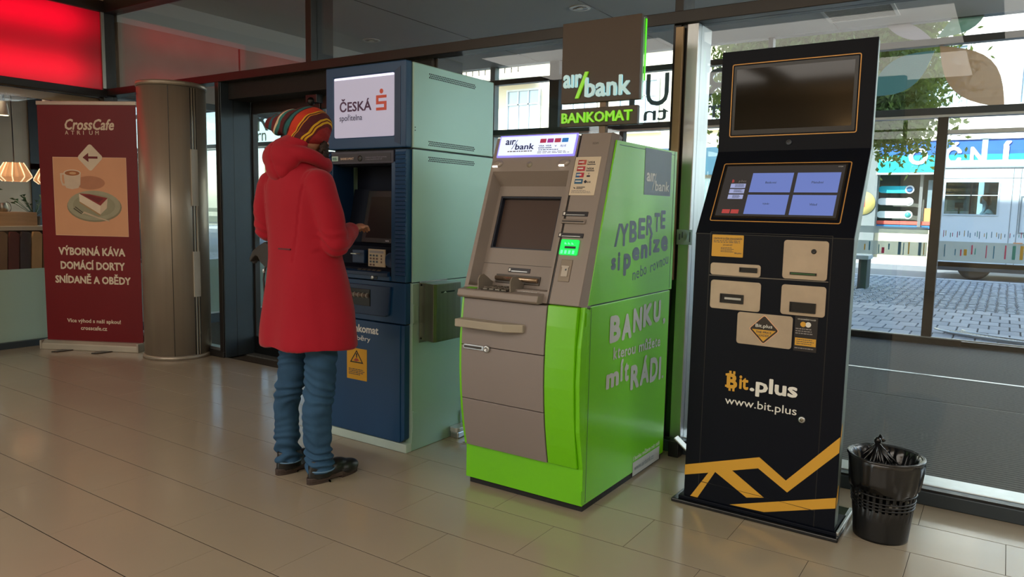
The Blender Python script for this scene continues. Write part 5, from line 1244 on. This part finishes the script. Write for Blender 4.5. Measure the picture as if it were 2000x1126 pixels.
def cobbles(x0, x1, y0, y1, st, hgt):
    y = y0
    while y < y1:
        x = x0
        while x < x1:
            s_ = st * .44; jx, jy = rp_.uniform(-.012, .012), rp_.uniform(-.012, .012); h_ = hgt + rp_.uniform(-.008, .006)
            n0 = len(vs_)
            for (ax, ay, z) in ((-1, -1, -.03), (1, -1, -.03), (1, 1, -.03), (-1, 1, -.03)): vs_.append((x + jx + ax * s_, y + jy + ay * s_, z))
            for (ax, ay) in ((-1, -1), (1, -1), (1, 1), (-1, 1)): vs_.append((x + jx + ax * s_ * .7, y + jy + ay * s_ * .7, h_))
            fs_.extend([(n0, n0 + 1, n0 + 5, n0 + 4), (n0 + 1, n0 + 2, n0 + 6, n0 + 5), (n0 + 2, n0 + 3, n0 + 7, n0 + 6), (n0 + 3, n0, n0 + 4, n0 + 7), (n0 + 4, n0 + 5, n0 + 6, n0 + 7)])
            x += st
        y += st
cobbles(-6, 3, 11.74, 17.2, .12, .0); cobbles(1.4, 3, 8.55, 11.7, .12, 0); cobbles(-6, -2.35, 8.55, 11.7, .12, 0)
me = bpy.data.meshes.new('cobbles'); me.from_pydata(vs_, [], fs_); me.materials.append(mat('granite_cobble', '#9aa1a6', .8, 0, .3, 14))
o = bpy.data.objects.new('cobbles', me); COL.objects.link(o); o.parent = gs; o['kind'] = 'stuff'
for k in range(16):
    MB().box(-12 + k * 1.1, -12 + k * 1.1 + 1.09, 17.22, 17.4, -.06, .01).build('kerbstone', mat('granite_kerb', '#b4b8ba', .8, 0, .1, 12), gs, .006)
MB().box(-40, 20, 22.6, 24.0, -.06, .05).build('far_pavement', mat('far_pavement', '#b0b4b6', .8), gs)

# white minibus
van = thing('minibus', 'pale grey minibus with a side window showing its driver parked across the pavement', 'minibus', (1.4, 19.2, -.06))
M_van = mat('pale_van_paint', '#cfdbe2', .35, 0, .02, coat=.3); M_vg = glass('van_glass', (.55, .68, .72), .08)
vx0, vx1, vy0, vy1 = -1.34, 5.2, 18.5, 20.4
wx0, wx1, wz0, wz1 = -1.19, -.24, 1.33, 2.0
b = MB()
# side skin with the window opening
b.box(vx0, wx0, vy0, vy0 + .05, .17, 2.36); b.box(wx1, vx1, vy0, vy0 + .05, .17, 2.36); b.box(wx0, wx1, vy0, vy0 + .05, .17, wz0); b.box(wx0, wx1, vy0, vy0 + .05, wz1, 2.36)
b.build('side_wall', M_van, van)
MB().box(vx0, vx1, vy1 - .05, vy1, .17, 1.1).build('far_side', M_van, van); MB().box(vx1 - .05, vx1, vy0, vy1, .17, 2.36).build('rear_wall', M_van, van)
MB().box(vx0, vx1, vy0, vy1, .17, .3).build('floor_pan', M_van, van)
MB().box(wx1 + .3, vx1, vy1 - .05, vy1, 1.1, 2.36).build('far_side', M_van, van)
MB().box(wx1 + .35, wx1 + .38, vy0 + .05, vy1, .3, 2.3).build('cab_partition', mat('cab_grey', '#4a5258', .7), van)
b = MB(); b.prism([(vy0 - .02, 2.33), (vy0 + .03, 2.42), (vy0 + .3, 2.48), (vy1 - .3, 2.48), (vy1, 2.36)], vx0 - .03, vx1, 'x'); b.build('roof', M_van, van, .01)
MB().box(vx0, vx1, vy0 - .03, vy0, 2.30, 2.33).build('gutter', mat('gutter_grey', '#8fa0aa', .5), van)
MB().box(vx0 - .04, vx0, vy0, vy1, .2, 1.1).build('front_wall', M_van, van, .01)
MB().box(wx0 - .0, wx1 + .0, vy0 + .01, vy0 + .02, wz0, wz1).build('window_pane', M_vg, van)
b = MB(); b.ring([(wx0 - .03, wz0 - .03), (wx1 + .03, wz0 - .03), (wx1 + .03, wz1 + .03), (wx0 - .03, wz1 + .03)], [(wx0, wz0), (wx1, wz0), (wx1, wz1), (wx0, wz1)], vy0 - .015, vy0); b.build('window_frame', mat('light_frame', '#b8c8d0', .5), van)
MB().box(-.73, -.70, vy0 - .004, vy0 + .03, wz0, wz1).build('window_bar', M_black, van); MB().box(wx0, wx1, vy0 - .004, vy0 + .01, 1.72, 1.735).build('window_bar', mat('light_frame', '#b8c8d0'), van)
MB().box(vx0 + .05, wx0 + .5, vy1 - .05, vy1, 1.1, 1.4).build('far_sill', mat('cab_grey', '#4a5258'), van)
for x in (.0, .13): MB().box(x, x + .012, vy0 - .006, vy0, .3, 2.28).build('panel_joint', mat('joint_grey', '#6f8088', .6), van)
MB().box(vx0, vx1, vy0 - .006, vy0, 2.08, 2.09).build('panel_joint', mat('joint_grey', '#6f8088'), van)
db = MB(); db.ring([(.16, .95), (1.0, .95), (1.0, 1.72), (.16, 1.72)], [(.185, .975), (.975, .975), (.975, 1.695), (.185, 1.695)], vy0 - .015, vy0); db.build('hatch_frame', mat('joint_grey', '#6f8088'), van)
MB().box(.24, .9, vy0 - .01, vy0, 1.3, 1.36).build('beige_strip', mat('beige_strip', '#b5b08f', .6), van); MB().box(.3, .5, vy0 - .012, vy0, 1.5, 1.64).build('grey_vent', mat('joint_grey', '#6f8088'), van)
text('lettering', 'AUTO', Matrix.Translation((0, vy0 - .003, 0)), (.25, 1.15, .6, 1.26), mat('joint_grey', '#6f8088'), van, .0)
MB().box(vx0, vx1, vy0 - .01, vy0 + .1, .12, .2).build('skirt', mat('dark_skirt', '#30363a', .6), van)
MB().box(.1, .26, vy0 - .02, vy0, .72, .76).build('side_marker', mat('amber_lens', '#d8803a', .3), van)
for x in (-.55, 3.6):
    b = MB(); b.M = Matrix.Translation((x, vy0 + .05, .27)) @ Matrix.Rotation(R(90), 4, 'X'); b.lathe([(.33, -.2), (.33, .02), (.26, .03), (.2, .01), (0, .01)], (0, 0, 0), 28, True, False); b.build('wheel', M_rubber, van)
# driver and seat inside
dv = thing('person', 'driver in profile with dark hair and pale shirt behind the minibus side window', 'person', (-.45, 19.1, .9))
b = MB()
def PBl(p): return p
b.ball((-.47, 19.1, 1.66), (.085, .075, .105), 16); b.ball((-.555, 19.1, 1.65), (.02, .014, .02), 8); b.ball((-.53, 19.1, 1.59), (.04, .04, .035), 10)
b.tube([(-.44, 19.1, 1.36), (-.46, 19.1, 1.6)], [.07, .05], 12); b.ball((-.42, 19.1, 1.25), (.15, .2, .2), 16); b.tube([(-.4, 19.1, 1.3), (-.36, 19.1, .95)], [.15, .15], 14)
for s_ in (-1, 1): b.tube([(-.42, 19.1 + s_ * .19, 1.36), (-.52, 19.1 + s_ * .22, 1.18), (-.78, 19.1 + s_ * .15, 1.22)], [.06, .045, .035], 10); b.ball((-.80, 19.1 + s_ * .14, 1.23), (.045, .035, .035), 8)
for s_ in (-1, 1): b.tube([(-.38, 19.1 + s_ * .1, .95), (-.78, 19.1 + s_ * .12, .98), (-.85, 19.1 + s_ * .12, .55)], [.09, .07, .05], 10)
PB = (0, 0, 0)
remesh(b, .014, 2, 'body', mat('pale_shirt', '#9fb0bb', .8), dv)
b = MB(); b.ball((-.445, 19.1, 1.685), (.10, .09, .105), 14); b.ball((-.40, 19.1, 1.60), (.06, .07, .08), 12); remesh(b, .012, 2, 'hair', M_hair, dv)
b = MB(); b.ball((-.545, 19.1, 1.64), (.022, .055, .075), 12); b.build('face', M_skin, dv)
seat = MB().prism([(-.30, .85), (-.12, 1.5), (-.16, 1.8), (-.06, 1.8), (.03, 1.5), (-.1, .75), (-.75, .75), (-.75, .86)], 18.85, 19.35).build('driver_seat', mat('seat_grey', '#3b444a', .8), None, .02)
tag(seat, 'grey driver seat behind the minibus window', 'seat')
mon = thing('cab_monitor', 'small dark monitor on a stand in the minibus cab', 'monitor', (-.95, 18.9, 1.3))
MB().box(-1.02, -.86, 18.88, 18.92, 1.46, 1.58).build('display', M_black, mon, .004); MB().box(-.95, -.92, 18.89, 18.91, 1.3, 1.46).build('stand', M_black, mon)

# bench on the pavement
bc_ = thing('street_bench', 'dark bench on the cobbles seen just right of the kiosk', 'bench', (-2.35, 14.1, 0))
MB().box(-3.6, -1.96, 13.95, 14.45, .5, .57).build('seat_slab', mat('pale_bench_top', '#aab2b2', .6), bc_, .008)
for x in (-3.4, -2.12): MB().box(x, x + .14, 14.0, 14.4, 0, .5).build('leg', mat('dark_bench_leg', '#2c3538', .6), bc_, .006)
# curved grating outside the door
cg = thing('curved_grating', 'curved silver grating on the ground in front of the right-hand glass door', 'grating', (.3, 8.95, 0))
b = MB(); N = 30
for j in range(4):
    for k in range(N):
        a = R(205 + k * 2.5); r0 = 1.05 + j * .05
        b.box(.6 + r0 * math.cos(a) - .014, .6 + r0 * math.cos(a) + .014, 9.6 + r0 * .62 * math.sin(a) - .008, 9.6 + r0 * .62 * math.sin(a) + .008, .0, .03)
o = b.build('grating_studs', M_alu, cg); o['kind'] = 'stuff'
b = MB(); b.tube([(.6 + 1.0 * math.cos(R(200 + k * 5)), 9.6 + 1.0 * .62 * math.sin(R(200 + k * 5)), .03) for k in range(18)], .012, 8); b.tube([(.6 + 1.27 * math.cos(R(200 + k * 5)), 9.6 + 1.27 * .62 * math.sin(R(200 + k * 5)), .03) for k in range(18)], .012, 8); b.build('grating_rims', M_alu, cg); 
COL.objects['grating_rims']['kind'] = 'stuff'

# shops and houses over the road
M_wall = mat('sunlit_cream_render', '#e8dcc0', .85, 0, .03, .6); M_wall2 = mat('white_render', '#ece9e0', .85, 0, .03, .6)
hs = thing('shop_building', 'sunlit white building over the road with a cyan and blue optician sign', 'building', (1, 24, 0))
b = MB(); b.box(-6.3, 10, 24.0, 33, 3.45, 13); b.box(-6.3, -3.3, 24.05, 33, 0, 3.45); b.box(4.5, 10, 24.05, 33, 0, 3.45); b.build('wall', M_wall2, hs)
MB().box(-4.1, -3.27, 23.9, 24.3, 0, 3.45).build('grey_pier', mat('grey_pier', '#6f7676', .8), hs)
MB().box(-3.3, 4.5, 24.6, 24.7, 0, 2.5).build('shop_interior', mat('dim_interior', '#4f5550', .9), hs)
sg = MB().box(-3.27, 4.6, 23.8, 24.0, 2.5, 2.96).build('sign_band', mat('cyan_sign', '#22c0cf', .4), hs)
MB().box(-3.27, 4.6, 23.8, 24.0, 2.96, 3.36).build('sign_band', mat('blue_sign', '#2a5fae', .4), hs)
MB().box(-3.3, 4.6, 23.75, 24.0, 3.36, 3.45).build('cornice', M_wall2, hs); MB().box(-3.3, 4.6, 23.82, 24.0, 2.44, 2.5).build('shop_lintel', M_white, hs)
SGM = Matrix.Translation((0, 23.795, 0))
for ch, u0, u1 in (('O', -2.5, -2.02), ('Č', -1.62, -1.22), ('N', -1.02, -.66), ('Í', -.28, -.1), ('O', .9, 1.35), ('P', 1.6, 1.95), ('T', 2.2, 2.55), ('I', 2.8, 2.9), ('K', 3.15, 3.5), ('A', 3.75, 4.15)):
    text('lettering', ch, SGM, (u0, 2.70, u1, 3.16 if ch not in 'ČÍ' else 3.30), mat('white_letter', '#f2f4f4', .4), sg, .05, thick=.03)
text('lettering', 'optik', SGM, (-3.2, 2.80, -2.75, 2.93), mat('white_letter', '#f2f4f4'), sg, .02, shear=.2)
for k, (z, c) in enumerate(((2.03, '#1fb4c4'), (1.68, '#e6ece8'), (1.30, '#d5e6e0'))):
    p_ = MB().rrect(-3.28, z - .1, -2.36 - .0, z + .1, .099, 24.3, 24.33).build('display_banner', mat('banner_' + c[1:], c, .5), hs)
    b = MB(); b.M = Matrix.Translation((-2.46, 24.3, z)) @ Matrix.Rotation(R(90), 4, 'X'); b.lathe([(.12, 0), (.12, .02), (.085, .021), (.0, .021)], (0, 0, 0), 24, False, False); b.build('banner_disc', mat('disc_white', '#e4eaea', .5), p_)
    b = MB(); b.M = Matrix.Translation((-2.46, 24.278, z)) @ Matrix.Rotation(R(90), 4, 'X'); b.lathe([(.08, 0), (.08, .01), (.0, .01)], (0, 0, 0), 24, False, False); b.build('lens_picture', mat('lens_' + '%d' % k, ('#2f6f9c', '#e9e4de', '#3c8f8c')[k], .3), p_)
MB().box(-3.28, -1.75, 24.28, 24.31, 1.02, 1.12).build('red_strip', mat('red_strip', '#d2574c', .5), hs); MB().box(-3.28, -1.75, 24.28, 24.31, .92, 1.0).build('blue_strip', mat('blue_strip', '#2b6fae', .5), hs)
MB().box(-2.2, -2.12, 24.2, 24.4, 0, 2.45).build('shop_mullion', M_alu, hs)
MB().box(-2.0, -1.78, 24.3, 24.32, 1.5, 2.3).build('poster', mat('poster_grey', '#6a7f86', .5), hs); MB().box(-2.05, -1.7, 24.3, 24.32, 1.12, 1.5).build('poster', mat('poster_orange', '#d98a55', .5), hs)
MB().box(-3.3, 4.5, 24.1, 24.3, 0, .88).build('stall_riser', mat('cream_riser', '#d9cfae', .7), hs)
MB().box(-1.5, 4.4, 24.25, 24.27, .9, 2.44).build('shop_pane', M_vg, hs)
dc = MB(); dc.M = Matrix.Translation((-3.62, 23.88, 1.62)) @ Matrix.Rotation(R(90), 4, 'X'); dc.lathe([(.34, 0), (.34, .01), (0, .01)], (0, 0, 0), 32, False, False); dd_ = dc.build('yellow_disc', mat('pale_yellow', '#c9b86a', .5), hs)
text('lettering', '1', Matrix.Translation((0, 23.865, 0)), (-3.68, 1.5, -3.55, 1.75), mat('poster_red', '#c4453c', .5), dd_, .05, mirror=True)
def far_window(par, x, y, z, w_, h_, bars=2, c='#8fb0c4'):
    f = MB(); f.ring([(x - .07, z - .07), (x + w_ + .07, z - .07), (x + w_ + .07, z + h_ + .07), (x - .07, z + h_ + .07)], [(x, z), (x + w_, z), (x + w_, z + h_), (x, z + h_)], y - .08, y + .02)
    o = f.build('window', M_white, par)
    MB().box(x, x + w_, y - .02, y - .01, z, z + h_).build('pane', mat('window_' + c[1:], c, .15, spec=.8), o)
    for k in range(1, bars): MB().box(x + w_ * k / bars - .03, x + w_ * k / bars + .03, y - .06, y - .02, z, z + h_).build('glazing_bar', M_white, o)
    MB().box(x, x + w_, y - .06, y - .02, z + h_ * .68, z + h_ * .68 + .05).build('glazing_bar', M_white, o)
    MB().box(x - .15, x + w_ + .15, y - .16, y + .02, z - .14, z - .07).build('window_sill', M_wall, o)
for x in (-4.9, -2.45, -.0, 2.4, 4.8):
    for z in (4.3, 7.6): far_window(hs, x, 24.0, z, 1.15, 1.6, 2, '#9fb4bf')
h2 = thing('apartment_house', 'sunlit cream house left of the optician with a dark shopfront', 'building', (-12, 24.5, 0))
MB().box(-19.5, -6.35, 24.4, 34, 0, 14).build('wall', M_wall, h2)
for x in (-18.9, -16.6, -14.2, -11.8, -9.4):
    for z in (4.1, 7.8): far_window(h2, x, 24.4, z, 1.4, 1.65, 3, '#b9c6cc')
MB().box(-19.5, -6.4, 24.2, 24.4, 3.4, 3.7).build('cornice', M_wall2, h2); MB().box(-19.5, -6.4, 24.1, 24.4, 6.9, 7.1).build('cornice', M_wall2, h2)
sf_ = MB().box(-13.6, -7.2, 24.2, 24.4, 2.5, 3.4).build('shop_sign', mat('petrol_sign', '#21566a', .5), h2)
text('lettering', 'KNIHY', Matrix.Translation((0, 24.19, 0)), (-12.9, 2.7, -10.2, 3.2), mat('white_letter', '#f2f4f4'), sf_, .03) if False else None
for k, (xa, xb) in enumerate(((-13.4, -11.6), (-11.4, -9.6), (-9.4, -7.6), (-18.8, -16.4), (-16.2, -14.2))): MB().box(xa, xb, 24.35, 24.395, .5, 2.4).build('shop_window', mat('shop_glass_dark', '#5f7b80', .15, spec=.8), h2)
bl = MB(); bl.box(-19.5, -15.4, 23.3, 24.4, 6.1, 6.25); bl.build('balcony', M_wall2, h2)
for k in range(14): MB().box(-19.4 + k * .3, -19.37 + k * .3, 23.32, 23.35, 6.25, 7.1).build('balcony_bar', M_dark, h2)
h3 = thing('tenement_house', 'pale yellow house at the far left end of the street', 'building', (-27, 25, 0))
MB().box(-36, -19.6, 24.9, 34, 0, 13).build('wall', mat('pale_yellow_render', '#e3d3a0', .85), h3)
for x in (-34, -31.2, -28.4, -25.6, -22.8):
    for z in (1.0, 4.3, 7.6): far_window(h3, x, 24.9, z, 1.4, 1.7, 2, '#a8b8c0')
MB().box(-36, -19.6, 24.7, 24.9, 3.5, 3.75).build('cornice', M_wall2, h3)
lpst = thing('lamp_post', 'slender pale lamp post rising behind the minibus roof', 'lamp post', (-.62, 21.9, 0))
MB().box(-.70, -.58, 21.85, 21.97, 0, 3.2).build('post', mat('pale_post', '#cfdcdf', .5), lpst, .01); MB().box(-.76, -.52, 21.8, 22.02, 3.2, 3.32).build('cap', mat('pale_post', '#cfdcdf'), lpst, .01)

# trees
M_leaf = mat('olive_leaf', '#6f8446', .65, 0, .35, .9, spec=.3); M_barkm = mat('grey_bark', '#4f473c', .9, 0, .2, 8, .3, 30)
def leafshader(m):
    nt = m.node_tree; bs = nt.nodes['Principled BSDF']; tr = nt.nodes.new('ShaderNodeBsdfTranslucent'); tr.inputs[0].default_value = (.33, .42, .08, 1)
    mx = nt.nodes.new('ShaderNodeMixShader'); mx.inputs[0].default_value = .35; nt.links.new(bs.outputs[0], mx.inputs[1]); nt.links.new(tr.outputs[0], mx.inputs[2])
    nt.links.new(mx.outputs[0], nt.nodes['Material Output'].inputs[0])
leafshader(M_leaf)
def tree(label, x, y, h0, crown, n_leaf, seed, ls=.075):
    rd = random.Random(seed); t = thing('street_tree', label, 'tree', (x, y, 0), 0, 'street trees')
    b = MB(); b.tube([(x, y, -.05), (x + .03, y, h0 * .5), (x - .03, y + .02, h0), (x, y, h0 + 1.2)], [.14, .11, .09, .05], 12); b.build('trunk', M_barkm, t)
    b = MB(); tips = []
    for k in range(44):
        a = rd.uniform(0, 2 * math.pi); z0 = h0 + rd.uniform(-.2, 1.2); L_ = rd.uniform(.5, 1) ; el_ = rd.uniform(-.62, 1.1)
        e = Vector((x + crown[0] * L_ * math.cos(a) * math.cos(el_), y + crown[1] * L_ * math.sin(a) * math.cos(el_), h0 + 1.0 + crown[2] * L_ * math.sin(el_)))
        s0 = Vector((x, y, z0)); m_ = s0.lerp(e, .5) + Vector((rd.uniform(-.15, .15), rd.uniform(-.15, .15), .15))
        b.tube([s0, m_, e], [.04, .022, .008], 6); tips += [(m_, .5), (e, .62), (s0.lerp(e, .75), .55)]
    b.build('branches', M_barkm, t)['kind'] = 'stuff'
    vs2, fs2 = [], []
    for i in range(n_leaf):
        c_, sp = tips[rd.randrange(len(tips))]
        p = c_ + Vector((rd.gauss(0, sp * .5), rd.gauss(0, sp * .5), rd.gauss(0, sp * .42)))
        u = Vector((rd.gauss(0, 1), rd.gauss(0, 1), rd.gauss(0, .6))).normalized(); v = u.orthogonal().normalized(); v.rotate(Matrix.Rotation(rd.uniform(0, 6.28), 3, u)); w_ = u.cross(v)
        s_ = ls * rd.uniform(.6, 1.2); n0 = len(vs2)
        vs2 += [tuple(p - v * s_), tuple(p + w_ * s_ * .45), tuple(p + v * s_), tuple(p - w_ * s_ * .45)]; fs2.append((n0, n0 + 1, n0 + 2, n0 + 3))
    me = bpy.data.meshes.new('foliage'); me.from_pydata(vs2, [], fs2); me.materials.append(M_leaf); me.transform(WM[t].inverted())
    o = bpy.data.objects.new('foliage', me); COL.objects.link(o); o.parent = t; o['kind'] = 'stuff'
tree('leafy green street tree seen behind the black kiosk', -3.05, 13.2, 2.5, (2.0, 1.6, 1.9), 115000, 4, .062)
tree('leafy green street tree seen beyond the entrance at left', -17.5, 13.4, 2.5, (2.2, 1.6, 1.9), 40000, 9, .055)

# ================================================================ CAFE behind the left glass
cf = struct('floor', MB().box(-14, -6.95, -3.0, 8.5, -.2, -.001), mat('cafe_wood_floor', '#7a5f45', .5, 0, .15, 2, stretch=(1, 8, 1)))
struct('wall_cafe', MB().box(-14.1, -14, -3.0, 6.05, 0, 3.3), mat('cafe_cream_wall', '#d8ccb8', .8))
struct('wall_cafe', MB().box(-14, -6.95, -3.1, -3.0, 0, 3.3), M_cream)
struct('ceiling', MB().box(-14, -6.95, -3.0, 8.36, 3.0, 3.1), mat('dark_cafe_ceiling', '#4b4a46', .8))
wf = setting('window_3', (-14, 6.7, 0))
MB().box(-14.06, -14.0, 6.05, 8.4, 0, .5).build('apron', M_anth, wf); MB().box(-14.06, -14.0, 6.05, 8.4, 2.9, 3.1).build('head', M_anth, wf)
for y in (6.05, 6.9, 7.8): MB().box(-14.06, -13.98, y, y + .16, .5, 2.9).build('mullion', M_anth, wf)
MB().box(-14.05, -13.98, 6.05, 8.4, 1.75, 1.85).build('transom', M_anth, wf)
MB().box(-14.035, -14.03, 6.05, 8.4, .5, 2.9).build('pane', M_glass2, wf)
for y, z, x in ((3.1, 2.55, -8.2), (5.2, 2.6, -10.5)):
    MB().box(x - .06, x + .06, y - 3, y + 3, z, z + .10).build('duct', M_black, COL.objects['ceiling.002'])
M_wood = mat('oak_veneer', '#b08d68', .5, 0, .12, 3, stretch=(1, 1, 10))
# counter with booth back
ct = thing('serving_counter', 'oak counter with pale top behind the cafe glass', 'counter', (-9.2, 3.4, 0))
MB().box(-9.6, -9.0, 2.2, 4.12, .90, .95).build('counter_top', mat('pale_stone_top', '#b9ac98', .4), ct, .005); MB().box(-9.55, -9.1, 2.2, 4.10, 0, .90).build('carcass', mat('dark_wood_panel', '#4a3226', .6), ct)
MB().box(-9.5, -9.1, 3.2, 3.98, .95, 1.10).build('oak_box', M_wood, ct, .003)
cols = ['#6b3f2a', '#5a2a22', '#a88058', '#4b2a24', '#7c5a3c', '#5c2420', '#3f2b26', '#b58e62', '#6d4a34', '#5b4438']
for k in range(10):
    y = 3.0 + k * .115
    b = MB(); b.prism([(y, .0), (y + .105, .0), (y + .15, .86), (y + .12, .89), (y + .06, .89), (y + .04, .80)], -8.98, -8.94, 'x')
    b.build('back_slat', mat('slat_' + cols[k][1:], cols[k], .6, 0, .12, 4), ct, .004)
MB().box(-8.94, -8.9, 2.6, 3.62, .36, .46).build('rail', M_wood, ct, .003)
MB().box(-8.6, -8.0, 2.4, 3.9, .40, .44).build('bench_pad', M_rubber, ct, .01)
for k in range(7):
    o = MB().box(-9.35, -9.2, 3.32 + k * .034, 3.32 + k * .034 + .028, 1.10, 1.20 + .01 * (k % 3)).build('book', mat('spine_%d' % (k % 3), ('#2b2f33', '#4a3c34', '#1f2a2c')[k % 3], .6), None, .002)
    tag(o, ('charcoal book with lowest top at the left end of the row on the oak box', 'brown book second from the left in the row on the oak box', 'dark green book third from the left in the row on the oak box', 'charcoal book in the middle of the row on the oak box', 'brown book third from the jug in the row on the oak box', 'dark green book second from the jug in the row on the oak box', 'charcoal book standing next to the jug on the oak box')[k], 'book', 'books on the cafe counter')
tp = thing('metal_jug', 'small pale jug with wire handle beside the books behind the cafe glass', 'jug', (-9.3, 3.72, 1.10))
b = MB(); b.lathe([(.045, 0), (.05, .05), (.038, .10)], (-9.3, 3.72, 1.10), 20, True, False); b.build('body', M_steel, tp)
b = MB(); b.tube([(-9.3, 3.76 + .045 * math.sin(R(a)), 1.15 + .06 * math.cos(R(a))) for a in range(0, 181, 20)], .005, 6); b.build('handle', M_steel, tp)
def pend(x, y, z, lab, cord=3.0):
    t = thing('pendant_lamp', lab, 'lamp', (x, y, z), 0, 'pleated pendant lamps')
    M_sh = mat('warm_pleated_shade', '#d9a878', .6, 0, .03, emit='#e09a68', estr=.55); M_shl = mat('warm_pleat_glow', '#ffe9c8', .5, emit='#ffe0b0', estr=1.3)
    N = 36; b = MB(); prof = [(.085, .165), (.11, .12), (.155, .03), (.158, .012), (.105, -.035)]; R_ = []
    for r_, dz in prof: R_.append([b._v((x + r_ * (1 + (.05 if k % 2 else -.03)) * math.cos(2 * math.pi * k / N), y + r_ * (1 + (.05 if k % 2 else -.03)) * math.sin(2 * math.pi * k / N), z + dz)) for k in range(N)])
    for A, B in zip(R_, R_[1:]):
        for k in range(N):
            f = b.bm.faces.new((A[k], A[(k + 1) % N], B[(k + 1) % N], B[k]))
    sh_ = b.build('lamp_shade', M_sh, t)
    b = MB()
    for k in range(1, N, 4): b.tube([(x + r_ * 1.055 * math.cos(2 * math.pi * k / N), y + r_ * 1.055 * math.sin(2 * math.pi * k / N), z + dz) for r_, dz in prof], .006, 5)
    b.build('glowing_pleats', M_shl, sh_)['kind'] = 'stuff'
    b = MB(); b.tube([(x, y, z + .16), (x, y, cord)], .006, 6); b.build('cord', M_black, t)
    b = MB(); b.ball((x, y, z + .06), .04, 12); b.build('bulb', mat('bulb_glow', '#fff0d0', .4, emit='#ffe8c0', estr=4), t)
pend(-9.0, 3.73, 1.47, 'glowing pleated pendant lamp left of the banner')
pend(-10.2, 4.62, 1.47, 'glowing pleated pendant lamp half hidden by the banner edge')
def pottedplant(x, y, z, lab, seed, s=1.0, pot=True):
    rd = random.Random(seed); t = thing('potted_plant', lab, 'plant', (x, y, z))
    b = MB(); b.lathe([(.05 * s, 0), (.06 * s, .10 * s), (.064 * s, .10 * s), (.055 * s, .09 * s)], (x, y, z), 20, True, True); b.build('pot', mat('taupe_pot', '#7a6654', .6) if pot else M_black, t)
    M_lf = mat('dark_green_leaf', '#2f5a34', .4, 0, .25, 6, spec=.5)
    for k in range(26):
        a = rd.uniform(0, 6.28); L_ = rd.uniform(.08, .2) * s; c0 = Vector((x, y, z + .1 * s)); e = c0 + Vector((math.cos(a) * L_, math.sin(a) * L_, rd.uniform(.02, .24) * s)); d = (e - c0).normalized(); w_ = d.cross(Vector((0, 0, 1))).normalized() * rd.uniform(.02, .035) * s; tip = e + d * .07 * s + Vector((0, 0, -.03 * s)); mid = e + d * .03 * s + Vector((0, 0, .008))
        b = MB(); b.face([e, mid + w_, tip, mid - w_]); b.tube([c0, e], .0025, 4); b.build('leaf', M_lf, t)
pottedplant(-9.44, 3.50, 1.102, 'leafy plant at the left picture edge behind the cafe glass', 2, 1.1, False)
pottedplant(-9.3, 4.04, .952, 'dark green pot plant on the counter beside the banner', 3, 1.0)
for k, (x, y) in enumerate(((-9.2, 3.74), (-8.6, 3.9))):
    t = thing('spotlight', ['white cone spotlight hanging left above the banner', 'white cone spotlight nearest the banner top'][k], 'spotlight', (x, y, 2.3), 0, 'cafe spotlights')
    b = MB(); b.lathe([(.05, 0), (.035, .12), (.035, .15)], (x, y, 2.15), 16); b.build('can', M_white, t); b = MB(); b.lathe([(.04, 0), (.04, .003)], (x, y, 2.146), 16); b.build('lamp', mat('bulb_glow', '#fff0d0'), t)
    b = MB(); b.tube([(x, y, 2.3), (x, y, 3.0)], .008, 6); b.build('stem', M_black, t)

# wall uplight at the back of the hall, mirrored in the kiosk's upper screen
ws = thing('wall_uplight', 'warm wall uplight on the rear wall mirrored in the kiosk upper screen', 'wall lamp', (-2.7, -6.9, 2.4))
b = MB(); b.rings([(-2.7, -6.9, 2.3, .06, .05, 0), (-2.7, -6.88, 2.4, .22, .10, 0), (-2.7, -6.88, 2.42, .23, .11, 0)], 24, True, False); b.build('bowl', M_white, ws)
area('wall_uplight_lamp', (-2.7, -6.85, 2.44), .35, .12, 14, (1, .7, .4), (math.pi, 0, 0))
